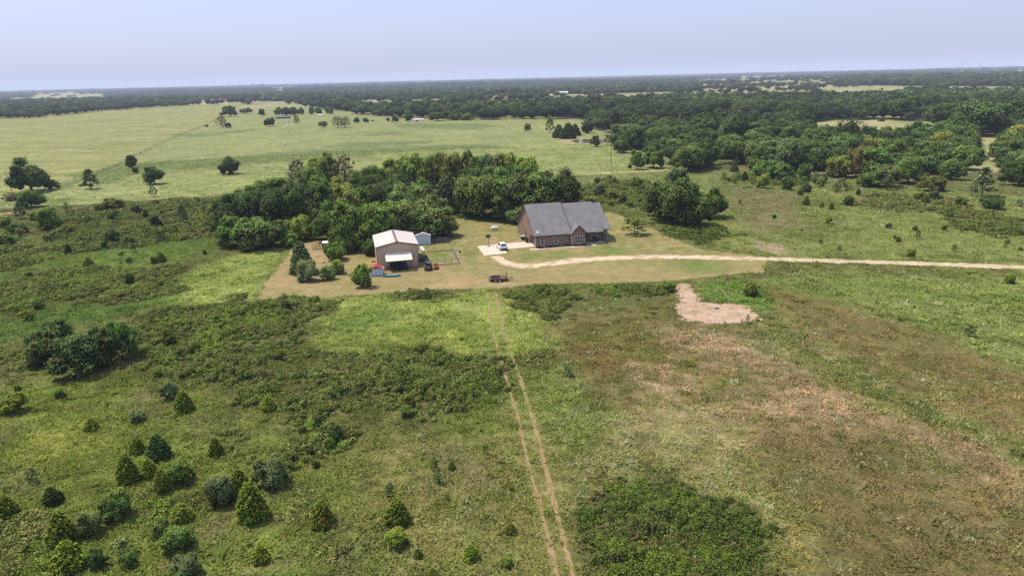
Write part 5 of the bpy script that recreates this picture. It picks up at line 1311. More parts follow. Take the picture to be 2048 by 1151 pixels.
for k in range(9):
    x = .8+k*1.45; y = -.45 if x < 8.8 else -1.1
    if k in (1, 4, 7):
        o = MB().lathe([(.03, 0), (.2, .02), (.24, .12), (.14, .22), (.03, .25)], 7).build('garden_stone', M['stone']); o.location = local(HA, YAW, x, y, .04)
        tag(o, ('pale garden stone left of the first front window', 'pale garden stone between the two small front windows', 'pale garden stone below the wide front window')[(k-1)//3], 'stone')
    else:
        plant('bush', *local(HA, YAW, x, y)[:2], .8, .55, 'mid' if k % 2 else 'brown', 'small flower bed plant along the brick front wall', 'flower bed plants', 'shrub', .04)

# ------------------------------------------------------------------ metal workshop
SF = G(756, 538.5); SYAW = math.radians(13.3)
shop = thing('metal_workshop', 'tall tan metal workshop with pale gable roof and front awning', 'workshop', SF, SYAW)
SW, SD, SE, SR = 9.1, 12.6, 5.0, 5.95
w = MB()
w.poly([(0, 0, 0), (SW, 0, 0), (SW, 0, SE), (SW/2, 0, SR), (0, 0, SE)]); w.poly([(0, SD, 0), (0, SD, SE), (SW/2, SD, SR), (SW, SD, SE), (SW, SD, 0)])
w.poly([(0, 0, 0), (0, 0, SE), (0, SD, SE), (0, SD, 0)]); w.poly([(SW, 0, 0), (SW, SD, 0), (SW, SD, SE), (SW, 0, SE)])
w.build('wall', M['tan'], shop)
sl = (SR-SE)/(SW/2)
MB().prism([(-.25, SE-.25*sl+.03), (SW/2, SR+.03), (SW+.25, SE-.25*sl+.03), (SW+.25, SE-.25*sl+.11), (SW/2, SR+.11), (-.25, SE-.25*sl+.11)], 'y', -.2, SD+.15).build('roof', M['roofw'], shop)
MB().prism([(SW/2-.3, SR-.3*sl+.115), (SW/2, SR+.118), (SW/2+.3, SR-.3*sl+.115), (SW/2, SR+.2)], 'y', -.22, SD+.17).build('ridge_cap', M['ridge'], shop)
t = MB()
for s in (-1, 1):
    x = SW/2+s*(SW/2+.27)
    t.add([(SW/2, -.25, SR+.1), (x, -.25, SE-.25*sl+.1), (x, -.25, SE-.25*sl-.12), (SW/2, -.25, SR-.12), (SW/2, -.2, SR+.1), (x, -.2, SE-.25*sl+.1), (x, -.2, SE-.25*sl-.12), (SW/2, -.2, SR-.12)], [[0, 1, 2, 3], [4, 7, 6, 5], [0, 4, 5, 1], [3, 2, 6, 7], [1, 5, 6, 2]])
t.build('gable_trim', M['trim'], shop)
c = MB()
for x, y in ((-.04, -.04), (SW-.06, -.04)): c.box(x, x+.1, y, y+.1, 0, SE-.05)
c.build('corner_trim', M['trim'], shop)
# awning over the front opening
aw = MB().prism([(-3.3, 2.35), (-.02, 3.5), (-.02, 3.58), (-3.3, 2.43)], 'x', 1.75, 7.5).build('awning', M['roofa'], shop)
MB().box(1.72, 7.53, -3.37, -3.3, 2.23, 2.46).build('fascia', M['trim'], aw)
for x in (1.85, 7.25): MB().box(x, x+.12, -3.2, -3.08, 0, 2.36).build('post', M['trim'], aw)
MB().box(2.6, 6.4, -.03, -.012, 0, 2.6).build('roller_door', M['dgrey'], shop)
MB().box(7.5, 7.75, -.25, -.02, 2.75, 2.9).build('flood_light', M['white'], shop)
lt = MB().prism([(SW+.02, 2.75), (SW+1.95, 2.45), (SW+1.95, 2.53), (SW+.02, 2.83)], 'y', 4.0, 7.8).build('lean_to_roof', M['roofa'], shop)
for y in (4.15, 7.55): MB().box(SW+1.75, SW+1.86, y, y+.11, 0, 2.46).build('post', M['trim'], lt)
def S(x, y, z=0): return local(SF, SYAW, x, y, z)

# clutter in the shade of the awning
bench = thing('work_bench', 'dark work bench against the workshop front under the awning', 'bench', S(4.6, -.6), SYAW)
MB().box(-1.3, 1.3, -.35, .35, .86, .92).build('table_top', M['dgrey'], bench)
for x in (-1.2, 1.12):
    for y in (-.3, .22): MB().box(x, x+.08, y, y+.08, 0, .86).build('leg', M['dgrey'], bench)
for k, (x, wd_, hh, mm) in enumerate(((-.9, .4, .35, 'black'), (-.2, .3, .5, 'dgrey'), (.5, .5, .3, 'black'))):
    o = MB().box(-wd_/2, wd_/2, -.2, .2, 0, hh).build('tool_box', M[mm], None, .03); o.location = S(4.6+x, -.6, .925); o.rotation_euler[2] = SYAW+.2*k
    tag(o, ('black tool box at the left end of the shaded work bench', 'upright grey tool box in the middle of the work bench', 'wide black tool box at the right end of the work bench')[k], 'tool box')
gr = thing('barrel_grill', 'black barrel grill with round lid under the awning left post', 'grill', S(2.7, -1.7), SYAW+.3)
MB().lathe([(.02, -.5), (.26, -.5), (.28, -.46), (.28, .46), (.26, .5), (.02, .5)], 16, (0, 0, .85), 'x').build('body', M['black'], gr)
for x in (-.4, .36):
    for y in (-.2, .16): MB().box(x, x+.04, y, y+.04, 0, .7).build('leg', M['dgrey'], gr)
MB().tube([(.3, 0, 1.1), (.3, 0, 1.5)], .05, 8).build('chimney', M['black'], gr); MB().box(-.45, .45, -.55, -.3, .72, .76).build('shelf', M['dgrey'], gr)

def quad_bike(root, col):
    b = MB(); b.prism([(-.8, .55), (-.55, .75), (-.1, .72), (.1, .62), (.35, .85), (.7, .8), (.85, .6), (.6, .42), (-.6, .42)], 'y', -.22, .22); b.build('body', col, root, .03)
    for k, (x0, x1) in enumerate(((-.92, -.35), (.3, .9))): MB().box(x0, x1, -.48, .48, .66+.04*k, .71+.04*k).build('rack', M['dgrey'], root)
    MB().box(-.5, .05, -.16, .16, .76, .86).build('seat', M['black'], root, .03)
    MB().tube([(.32, -.36, 1.08), (.38, -.15, 1.02), (.38, .15, 1.02), (.32, .36, 1.08)], .025, 8).build('handlebar', M['black'], root)
    for x in (-.6, .62):
        for y in (-.46, .46):
            q = MB().lathe([(.1, -.12), (.26, -.12), (.29, -.07), (.29, .07), (.26, .12), (.1, .12)], 16, (x, y, .29), 'y').build('wheel', M['rubber'], root)
            MB().lathe([(.02, -.125), (.13, -.125), (.13, .125), (.02, .125)], 12, (x, y, .29), 'y').build('rim', M['grey'], q)
qb = thing('quad_bike', 'black quad bike parked under the awning on the right', 'quad bike', S(5.7, -1.7), SYAW-1.4); quad_bike(qb, M['dgrey'])
qb = thing('quad_bike', 'black quad bike parked in the middle under the awning', 'quad bike', S(4.1, -1.75), SYAW-1.7); quad_bike(qb, M['black'])
dr = thing('plastic_drum', 'blue grey plastic drum in the shade by the right awning post', 'drum', S(6.5, -1.3)); MB().lathe([(.24, 0), (.28, .04), (.28, .3), (.3, .32), (.28, .34), (.28, .6), (.3, .62), (.28, .64), (.28, .82), (.24, .86)], 18).build('body', M['bluem'], dr); MB().lathe([(.02, .865), (.22, .865), (.22, .89), (.02, .89)], 16).build('lid', M['dgrey'], dr)
yb = MB().lathe([(.05, -.3), (.15, -.26), (.19, 0), (.16, .24), (.05, .3)], 10, (0, 0, .16), 'x').build('feed_bag', M['yellow']); yb.location = S(7.3, -3.75); yb.rotation_euler[2] = .4; tag(yb, 'small yellow bag on the grass at the edge of the awning shadow', 'bag')
wb = thing('white_drum', 'white round topped drum between the little shed and the awning', 'drum', S(1.05, -1.85)); MB().lathe([(.02, .42), (.26, .42), (.3, .55), (.3, .8), (.24, .95), (.1, 1.02), (.02, 1.03)], 18).build('tank', M['white'], wb)
for a in (0, 2.1, 4.2): MB().box(.2*math.cos(a)-.03, .2*math.cos(a)+.03, .2*math.sin(a)-.03, .2*math.sin(a)+.03, 0, .44).build('leg', M['dgrey'], wb)
pl = MB().box(-.22, .22, -1.1, 1.1, .02, .07); o = pl.build('wooden_board', M['orange']); o.location = S(1.9, -2.9); o.rotation_euler[2] = SYAW-.35; tag(o, 'orange brown board lying beside the left awning post', 'board')

# garden shed with rusty roof
GS = G(739.5, 552.5); gyaw = math.radians(9)
sh = thing('garden_shed', 'little white metal shed with rusty red gable roof', 'shed', GS, gyaw)
gw, gdp, ge, grz = 2.75, 2.3, 1.55, 2.05
w = MB(); w.poly([(0, 0, 0), (gw, 0, 0), (gw, 0, ge), (gw/2, 0, grz), (0, 0, ge)]); w.poly([(0, gdp, 0), (0, gdp, ge), (gw/2, gdp, grz), (gw, gdp, ge), (gw, gdp, 0)]); w.poly([(0, 0, 0), (0, 0, ge), (0, gdp, ge), (0, gdp, 0)]); w.poly([(gw, 0, 0), (gw, gdp, 0), (gw, gdp, ge), (gw, 0, ge)])
w.build('wall', M['shedw'], sh)
k = (grz-ge)/(gw/2)
MB().prism([(-.12, ge-.12*k+.02), (gw/2, grz+.02), (gw+.12, ge-.12*k+.02), (gw+.12, ge-.12*k+.08), (gw/2, grz+.09), (-.12, ge-.12*k+.08)], 'y', -.2, gdp+.1).build('roof', M['rust'], sh)
MB().poly([(.1, -.012, ge+.04), (gw-.1, -.012, ge+.04), (gw/2, -.012, grz-.02)]).build('gable_panel', M['rust'], sh)
for x in (.62, 1.39):
    d = MB().box(x, x+.72, -.04, -.015, .06, 1.5).build('door', M['shedw'], sh)
    MB().box(x+(.6 if x < 1 else .06), x+(.66 if x < 1 else .12), -.07, -.04, .7, .85).build('handle', M['rusty'], d)
MB().box(1.33, 1.4, -.05, -.012, .1, 1.5).build('rust_streak', M['rusty'], sh)
for x in (.56, 2.13): MB().box(x, x+.05, -.03, -.012, .02, ge).build('door_frame', M['dgrey'], sh)

# white storage building behind, under the trees
BS = G(832.5, 489.5)
bs = thing('storage_shed', 'plain white storage shed behind the workshop under an oak', 'shed', BS, math.radians(6))
w = MB(); w.poly([(0, 0, 0), (3.7, 0, 0), (3.7, 0, 2.3), (1.85, 0, 2.9), (0, 0, 2.3)]); w.poly([(0, 4.5, 0), (0, 4.5, 2.3), (1.85, 4.5, 2.9), (3.7, 4.5, 2.3), (3.7, 4.5, 0)]); w.poly([(0, 0, 0), (0, 0, 2.3), (0, 4.5, 2.3), (0, 4.5, 0)]); w.poly([(3.7, 0, 0), (3.7, 4.5, 0), (3.7, 4.5, 2.3), (3.7, 0, 2.3)])
w.build('wall', M['shedw'], bs)
MB().prism([(-.15, 2.27), (1.85, 2.92), (3.85, 2.27), (3.85, 2.35), (1.85, 3.0), (-.15, 2.35)], 'y', -.2, 4.6).build('roof', M['paleroof'], bs)

# chicken coop
CO = G(645.5, 499)
co = thing('chicken_coop', 'dull red chicken coop with white roof and a wire run', 'coop', CO, math.radians(4))
MB().box(0, 1.35, 0, 1.1, .3, 1.62).build('wall', M['coop'], co)
MB().prism([(-.2, 1.66), (1.3, 1.85), (1.3, 1.92), (-.2, 1.73)], 'x', -.1, 1.45).build('roof', M['white'], co)
for x in (0, 1.27):
    for y in (0, 1.02): MB().box(x, x+.08, y, y+.08, 0, .3).build('leg', M['coop'], co)
MB().box(1.35, 1.38, .3, .7, .5, 1.2).build('door', M['dgrey'], co)
run = MB()
for y in (-.1, 1.2):
    for z in (.06, .62, 1.15): run.box(-2.6, 0, y, y+.05, z, z+.06)
    for k in range(4): run.box(-2.6+k*.85, -2.54+k*.85, y-.01, y+.06, 0, 1.2)
run.box(-2.62, -2.57, -.1, 1.25, 1.15, 1.21)
run.build('wire_run', M['wood'], co)

# ------------------------------------------------------------------ things in the yard
def boat(root, L, wd_, h, mat):
    n = 17; V = []; rows = []
    for i in range(n):
        t = i/(n-1)*2-1; q = max(.02, (1-abs(t)**2.2)); rise = .12*abs(t)**3
        ring = [(-.5*wd_*q, h+rise), (-.46*wd_*q, h*.45+rise), (-.25*wd_*q, .05+rise), (0, rise), (.25*wd_*q, .05+rise), (.46*wd_*q, h*.45+rise), (.5*wd_*q, h+rise), (.42*wd_*q, h+rise), (.3*wd_*q, h*.45+rise), (0, h*.25+rise), (-.3*wd_*q, h*.45+rise), (-.42*wd_*q, h+rise)]
        V += [(t*L/2, y, z) for y, z in ring]
    m = 12
    Fs = [[i*m+k, i*m+(k+1) % m, (i+1)*m+(k+1) % m, (i+1)*m+k] for i in range(n-1) for k in range(m)]+[list(range(m)), [(n-1)*m+k for k in range(m)]]
    MB().add(V, Fs).build('hull', mat, root, smooth=True)
    for x in (-L*.2, L*.2): MB().box(x-.12, x+.12, -.36*wd_, .36*wd_, h*.7, h*.78).build('seat', M['dgrey'], root)
bt = thing('canoe', 'teal blue canoe on the grass in front of the awning', 'canoe', G(782, 553), math.radians(3)); boat(bt, 4.2, .85, .36, M['teal'])

def wheel(root, x, y, z, r, w, name='wheel', rim=True, axis='y'):
    q = MB().lathe([(r*.5, -w/2), (r*.9, -w/2), (r, -w*.3), (r, w*.3), (r*.9, w/2), (r*.5, w/2)], 18, (x, y, z), axis).build(name, M['rubber'], root)
    if rim: MB().lathe([(.01, -w*.5), (r*.6, -w*.52), (r*.6, w*.52), (.01, w*.5)], 14, (x, y, z), axis).build('rim', M['rim'], q)
    return q
# white suv, tail towards the viewer
ca, cb = G(998, 503.5), G(1013, 502.5)
cdir = math.radians(104)
cc = G(1003.5, 497.5)
car = thing('parked_car', 'white suv parked on the concrete pad with its rear facing the viewer', 'car', cc+np.array([0, 0, .075]), cdir)
prof = [(-2.3, .32), (-2.36, .62), (-2.3, .98), (-1.95, 1.02), (.9, 1.0), (1.6, .95), (2.15, .84), (2.3, .62), (2.28, .34), (1.9, .25), (-2.0, .25)]
bd = MB().prism(prof, 'y', -.93, .93).build('body', M['carw'], car, .09)
cab = MB()
lo = [(-2.22, -.88, 1.0), (1.0, -.88, .99), (1.0, .88, .99), (-2.22, .88, 1.0)]; hi = [(-1.85, -.68, 1.66), (.2, -.68, 1.68), (.2, .68, 1.68), (-1.85, .68, 1.66)]
cab.add(lo+hi, [[0, 3, 2, 1], [4, 5, 6, 7], [0, 1, 5, 4], [1, 2, 6, 5], [2, 3, 7, 6], [3, 0, 4, 7]]); cab.build('cabin', M['carw'], car, .08)
def lerp(a, b, t): return tuple(a[i]+(b[i]-a[i])*t for i in range(3))
def face_panel(A, B, Cc, D, u0, u1, v0, v1, out):
    """patch of the quad A-B (bottom) D-C (top), moved out a little"""
    def at(u, v): p = lerp(lerp(A, B, u), lerp(D, Cc, u), v); return tuple(p[i]+out[i] for i in range(3))
    return [at(u0, v0), at(u1, v0), at(u1, v1), at(u0, v1)]
MB().poly(face_panel(lo[3], lo[0], hi[0], hi[3], .1, .9, .22, .88, (-.018, 0, .01))).build('rear_window', M['glass'], car)
MB().poly(face_panel(lo[1], lo[2], hi[2], hi[1], .06, .94, .1, .9, (.018, 0, .01))).build('windshield', M['glass'], car)
for a, b, c_, d_, o_ in ((lo[0], lo[1], hi[1], hi[0], (0, -.018, .01)), (lo[2], lo[3], hi[3], hi[2], (0, .018, .01))):
    for u0, u1 in (((.06, .30), (.33, .62), (.65, .93)) if o_[1] < 0 else ((.07, .35), (.38, .67), (.70, .94))):
        MB().poly(face_panel(a, b, c_, d_, u0, u1, .12, .86, o_)).build('side_window', M['glass'], car)
for y in (-.8, .62): MB().box(-2.385, -2.3, y, y+.18, .72, .98).build('taillight', M['redm'], car)
for y in (-.82, .5): MB().box(2.16, 2.3, y, y+.32, .66, .78).build('headlight', M['glass'], car)
MB().box(-2.42, -2.3, -.86, .86, .36, .58).build('bumper', M['dgrey'], car, .03); MB().box(-2.39, -2.37, -.26, .26, .68, .8).build('licence_plate', M['grey'], car)
for y in (-.62, .58): MB().box(-1.7, .1, y, y+.04, 1.7, 1.75).build('roof_rail', M['grey'], car)
for y in (-1.05, .95): MB().box(.75, .9, y, y+.1, 1.0, 1.14).build('mirror', M['carw'], car)
for x in (-1.4, 1.42):
    for y in (-.83, .83): wheel(car, x, y, .35, .35, .24)

# portable basketball goal on the pad
bk = thing('basketball_goal', 'portable basketball goal on the corner of the concrete pad', 'basketball goal', G(977.5, 492.5)+np.array([0, 0, .07]), math.radians(100))
MB().add([(-.75, -.4, 0), (.5, -.4, 0), (.5, .4, 0), (-.75, .4, 0), (-.35, -.2, .45), (.1, -.2, .55), (.1, .2, .55), (-.35, .2, .45)], [[0, 3, 2, 1], [4, 5, 6, 7], [0, 1, 5, 4], [1, 2, 6, 5], [2, 3, 7, 6], [3, 0, 4, 7]]).build('base', M['grey'], bk, .04)
MB().tube([(-.1, 0, .4), (-.02, 0, 1.8), (.15, 0, 2.6)], .07, 8).build('pole', M['dgrey'], bk)
MB().box(.5, .55, -.62, .62, 2.0, 2.78).build('backboard', M['dgrey'], bk)
MB().tube([(.1, 0, 2.4), (.5, 0, 2.3)], .05, 6).build('arm', M['dgrey'], bk)
MB().tube([(.78+.23*math.cos(a*.5236), .23*math.sin(a*.5236), 2.1) for a in range(13)], .02, 6).build('hoop', M['red'], bk)

# propane tank
pt = thing('propane_tank', 'white propane tank lying on the lawn left of the house', 'propane tank', G(989.5, 460.5), math.radians(12))
MB().lathe([(.01, -1.02), (.2, -1.0), (.38, -.9), (.47, -.72), (.47, .72), (.38, .9), (.2, 1.0), (.01, 1.02)], 24, (0, 0, .72), 'x').build('tank', M['white'], pt, smooth=True)
for x in (-.6, .52): MB().box(x, x+.09, -.35, .35, 0, .36).build('foot', M['grey'], pt)
MB().lathe([(.01, 0), (.2, 0), (.2, .16), (.15, .2), (.01, .21)], 14, (0, 0, 1.17)).build('valve_dome', M['white'], pt)

# utility trailer
tc_ = (G(981, 564)+G(1012, 563))/2
tl = thing('utility_trailer', 'rusty flatbed utility trailer with twin axles and raised ramp', 'trailer', tc_+np.array([0, .9, 0]), math.radians(4))
MB().box(-1.9, 1.9, -.95, .95, .5, .6).build('deck', M['rusty'], tl)
fr = MB()
for y in (-.98, .93): fr.box(-1.95, 1.95, y, y+.05, .42, .72)
for x in (-1.95, 1.9): fr.box(x, x+.05, -.93, .93, .42, .66)
fr.build('frame', M['rusty'], tl)
for y in (-1.24, 1.0):
    MB().prism([(-1.0, .72), (-.9, .84), (.55, .84), (.65, .72), (.65, .76), (.57, .88), (-.92, .88), (-1.04, .76)], 'y', y, y+.24).build('fender', M['rusty'], tl)
    for x in (-.6, .24): wheel(tl, x, y+.12, .33, .33, .2)
MB().tube([(1.9, -.8, .5), (3.0, 0, .5), (1.9, .8, .5)], .05, 6).build('tongue', M['rusty'], tl); MB().tube([(2.85, 0, .06), (2.85, 0, .85)], .045, 8).build('jack', M['dgrey'], tl); MB().box(2.75, 2.95, -.1, .1, 0, .06).build('jack_foot', M['dgrey'], tl)
rp = MB()
for y in (-.5, .42): rp.box(1.62, 1.68, y, y+.07, .6, 1.9)
for z in (.7, .95, 1.2, 1.45, 1.7): rp.box(1.63, 1.67, -.43, .42, z, z+.06)
rp.build('ramp', M['dgrey'], tl)
fb = thing('steel_rack', 'dark steel rack lying on the trailer deck', 'rack', tuple(tc_+np.array([-.55, 1.15, .605])), math.radians(4))
q = MB()
for y in (-.6, -.2, .2, .6): q.box(-.85, .85, y-.03, y+.03, .0, .3)
for x in (-.85, -.3, .3, .82): q.box(x, x+.05, -.55, .55, .3, .34)
q.build('bars', M['dgrey'], fb)

# black utility vehicle facing the viewer, small trailer behind it
uv = thing('utility_vehicle', 'black side by side utility vehicle with a yellow flank', 'utility vehicle', G(855.5, 541.5)+np.array([0, 1.2, 0]), math.radians(-86))
MB().prism([(-1.5, .45), (-1.5, .95), (-.35, .95), (-.3, .6), (.45, .6), (.55, .98), (1.3, .85), (1.5, .6), (1.4, .4)], 'y', -.7, .7).build('body', M['black'], uv, .05)
MB().box(-.5, .55, -.68, .68, 1.86, 1.93).build('roof', M['black'], uv, .03)
cg = MB()
for y in (-.66, .66):
    cg.tube([(-.5, y, .95), (-.45, y, 1.87), (.35, y, 1.87), (.75, y, .95)], .035, 6)
cg.build('roll_cage', M['black'], uv)
MB().box(-.3, .1, -.6, .6, .62, .85).build('seat', M['dgrey'], uv, .04); MB().box(-.42, -.3, -.6, .6, .8, 1.35).build('backrest', M['dgrey'], uv, .03)
MB().box(-.1, .6, -.76, -.705, .55, 1.05).build('side_panel', M['yellow'], uv); MB().box(1.42, 1.53, -.45, .45, .55, .75).build('grille', M['rusty'], uv)
for y in (-.6, .42): MB().box(1.32, 1.5, y, y+.18, .78, .88).build('headlight', M['glass'], uv)
for x in (-1.05, 1.02):
    for y in (-.68, .68): wheel(uv, x, y, .33, .33, .26)
ut = thing('cart_trailer', 'small grey sided cart trailer behind the black utility vehicle', 'trailer', G(849, 521.5), math.radians(-80))
MB().box(-1.2, 1.0, -.75, .75, .45, .52).build('deck', M['dgrey'], ut)
rl = MB()
for y in (-.78, .74): rl.box(-1.2, 1.0, y, y+.04, .52, .95)
rl.box(-1.24, -1.2, -.75, .75, .52, 1.1)
rl.build('side_rail', M['grey'], ut)
for y in (-.9, .9): wheel(ut, -.1, y, .3, .3, .18)
MB().tube([(1.0, 0, .48), (1.9, 0, .45)], .05, 6).build('tongue', M['dgrey'], ut)
# riding mower
rm = thing('riding_mower', 'small red riding mower right of the black utility vehicle', 'mower', G(872.5, 538.5)+np.array([0, .5, 0]), math.radians(-78))
MB().prism([(0, .35), (.05, .8), (.6, .78), (.78, .6), (.78, .32)], 'y', -.26, .26).build('hood', M['red'], rm, .05)
MB().prism([(-.75, .3), (-.75, .62), (-.05, .5), (0, .3)], 'y', -.4, .4).build('rear_body', M['red'], rm, .04)
MB().box(-.6, -.2, -.22, .22, .6, .68).build('seat', M['black'], rm, .03); MB().box(-.68, -.58, -.22, .22, .66, 1.05).build('backrest', M['black'], rm, .03)
MB().tube([(.0, 0, .75), (-.08, 0, .95)], .03, 6).build('steering_wheel', M['black'], rm); MB().box(-.3, .35, -.55, .55, .12, .26).build('mower_deck', M['red'], rm, .03)
for x, r_, y in ((-.5, .26, .42), (-.5, .26, -.42), (.58, .19, .34), (.58, .19, -.34)): wheel(rm, x, y, r_, r_, .18)

# kennel fence
kf = thing('kennel_fence', 'chain link dog run fence right of the workshop', 'fence', (0, 0, 0))
kc = [G(903, 500), G(917, 527.5), G(862, 531), G(855, 504)]
def wire_panel(name, a, b, h, parent, step=.14, mat=M['grey'], r=.008):
    mb = MB(); a, b = np.array(a), np.array(b); L = np.linalg.norm(b-a); n = int(L/step)
    e = (b-a)/L
    def bar(p, q, t): mb.tube([tuple(p), tuple(q)], t, 4)
    for k in range(-int(h/step), n):
        s0, s1 = max(0, k*step), min(L, k*step+h)
        if s1 > s0:
            bar(a+e*s0+np.array([0, 0, s0-k*step]), a+e*s1+np.array([0, 0, s1-k*step]), r)
            bar(a+e*s0+np.array([0, 0, h-(s0-k*step)]), a+e*s1+np.array([0, 0, h-(s1-k*step)]), r)
    mb.build(name, mat, parent)
    rl = MB(); rl.tube([tuple(a+np.array([0, 0, h])), tuple(b+np.array([0, 0, h]))], .03, 6); rl.build('top_rail', mat, parent)
wire_panel('wire_mesh', kc[0], kc[1], 1.5, kf, .22, M['grey'], .012)
for a, b, n in ((kc[0], kc[1], 6), (kc[1], kc[2], 4), (kc[3], kc[0], 3)):
    for k in range(n):
        p = a+(b-a)*k/n; MB().tube([tuple(p), tuple(p+np.array([0, 0, 1.55]))], .035, 6).build('fence_post', M['dgrey'], kf)
for k, (a, b) in enumerate(((kc[1], kc[2]), (kc[3], kc[0]))):
    a, b = np.array(a), np.array(b)
    wire_panel('wire_mesh', a, b, 1.2, kf, .5, M['grey'], .006)
    d = (b-a)/np.linalg.norm(b-a); nn = np.array([-d[1], d[0], 0])*.08
    MB().add([tuple(a-nn), tuple(b-nn), tuple(b+nn), tuple(a+nn), tuple(a-nn+np.array([0, 0, .16])), tuple(b-nn+np.array([0, 0, .16])), tuple(b+nn+np.array([0, 0, .16])), tuple(a+nn+np.array([0, 0, .16]))],
             [[0, 3, 2, 1], [4, 5, 6, 7], [0, 1, 5, 4], [1, 2, 6, 5], [2, 3, 7, 6], [3, 0, 4, 7]]).build('bottom_board', M['wood'], kf)
bf = thing('bird_feeder', 'dark bird feeder on a thin pole beside the dog run', 'bird feeder', G(920.5, 518))
MB().tube([(0, 0, 0), (0, 0, 1.55)], .03, 6).build('pole', M['dgrey'], bf); MB().box(-.18, .18, -.18, .18, 1.55, 1.8).build('seed_box', M['dgrey'], bf); MB().prism([(-.3, 1.8), (.3, 1.8), (0, 2.02)], 'y', -.26, .26).build('roof', M['black'], bf)

# odds and ends
def rock(u, v, s, mat, name, label, cat, sq=.55):
    r = np.random.default_rng(int(u*7+v)); V = ICO_V*(1+.22*r.normal(size=(len(ICO_V), 1)))*np.array([s, s*.7, s*sq]); V[:, 2] -= V[:, 2].min()*.8
    o = link(name, new_mesh(name, V, ICO_F, None), M[mat]); p = G(u, v); o.location = (p[0], p[1], 0); tag(o, label, cat); return o
rock(646.5, 525, .42, 'stone', 'rock', 'grey rock among the yard bushes', 'rock'); rock(634, 508.5, .38, 'white', 'feed_sack', 'white sack on bare dirt below the chicken coop', 'sack', .3)
rock(747.5, 523.5, .5, 'tarp', 'tarp', 'red crumpled tarp on the ground left of the workshop', 'tarp', .25); rock(752, 519, .3, 'yellow', 'tarp', 'small yellow crumpled cover beside the red tarp', 'tarp', .4)
rock(208.5, 468.5, .55, 'white', 'white_drum', 'white drum lying beside a dark bush in the left scrub', 'drum', .8)
rock(913, 549, .35, 'stone', 'rock', 'flat pale stone on the lawn below the dog run', 'rock', .3); rock(953, 544.5, .4, 'stone', 'rock', 'flat pale stone left above the rusty trailer', 'rock', .2); rock(963, 546, .28, 'stone', 'rock', 'second pale stone left above the rusty trailer', 'rock', .3)
rock(893, 473.5, .9, 'tarp', 'tarp', 'long red tarp in the tree shade right of the storage shed', 'tarp', .3); rock(1434, 617, .4, 'bluem', 'rock', 'bluish stone in the middle of the bare dirt patch', 'rock', .35)
rock(952, 512.5, .28, 'stone', 'rock', 'pale stone just left of the concrete pad', 'rock', .3)
jp = thing('scrap_pile', 'pile of scrap wood and yellow bits left of the lone yard tree', 'scrap pile', G(703, 551))
rr_ = random.Random(4)
for k in range(9):
    a = rr_.random()*3.1; L = rr_.uniform(.5, 1.0); x, y = rr_.uniform(-.5, .5), rr_.uniform(-.4, .4)
    o = MB().box(-L, L, -.09, .09, .05+.09*k, .11+.09*k).build('plank', M[('wood', 'rusty', 'wood', 'yellow', 'dgrey')[k % 5]], jp); o.location = (x, y, 0); o.rotation_euler = (rr_.uniform(-.15, .15), rr_.uniform(-.2, .2), a)
lp = thing('log_pile', 'tangle of cut branches in the shade right of the storage shed', 'branch pile', G(878, 482))
for k in range(16):
    a = rr_.uniform(0, 3.1); L = rr_.uniform(.8, 2.0); x, y = rr_.uniform(-2, 2), rr_.uniform(-1.2, 1.2)
    o = MB().tube([(-L, 0, .1+.05*k), (0, .1, .16+.05*k), (L, 0, .1+.05*k)], .07, 6).build('branch', M['wood' if k % 3 else 'grey'], lp); o.location = (x, y, 0); o.rotation_euler[2] = a

# ------------------------------------------------------------------ poles, fences and far buildings
def utility_pole(u, vb, vt, label, arm=True, box=False, thick=.14):
    P = G(u, vb); h = height_at(P, vt)
    o = thing('utility_pole', label, 'utility pole', P)
    MB().tube([(0, 0, 0), (0, 0, h)], thick, 8, thick*.7).build('post', M['pole'], o)
    if arm: MB().box(-1.0, 1.0, -.06, .06, h-.9, h-.75).build('crossarm', M['pole'], o)
    if box: MB().lathe([(.02, 0), (.26, 0), (.26, .75), (.2, .85), (.02, .86)], 12, (0, -.42, h-2.6)).build('transformer', M['paleroof'], o); MB().box(-.2, .2, -.35, -.13, 1.0, 1.9).build('meter_box', M['paleroof'], o)
    for s in (-.85, .85) if arm else (): MB().lathe([(.02, 0), (.06, 0), (.05, .16), (.02, .17)], 8, (s, 0, h-.75)).build('insulator', M['paleroof'], o)
    return o, h
utility_pole(912.5, 428, 371, 'wooden utility pole with transformer between the grove and the oaks', True, True)
utility_pole(1222, 334, 279, 'bare wooden utility pole in the pasture near the farm road', False)
utility_pole(24, 384, 342, 'leaning wooden utility pole beside the biggest left tree', True)[0].rotation_euler = (0, math.radians(-5), 0)
utility_pole(1646, 276, 250, 'thin utility pole in front of the right field', False)
utility_pole(1976, 316, 286, 'utility pole at the tan field by the right edge', True)
# overhead line between the two near poles
pa, pb_ = G(912.5, 428), G(750, 372)
w = MB(); pts = []
for k in range(25):
    t = k/24; p = pa+(pb_-pa)*t; pts.append((p[0], p[1], height_at(pa, 380)-3.2*4*t*(1-t)*.35))
w.tube(pts, .03, 4); wo_ = w.build('power_line', M['black']); tag(wo_, 'thin overhead wire running from the transformer pole over the grove', 'wire')
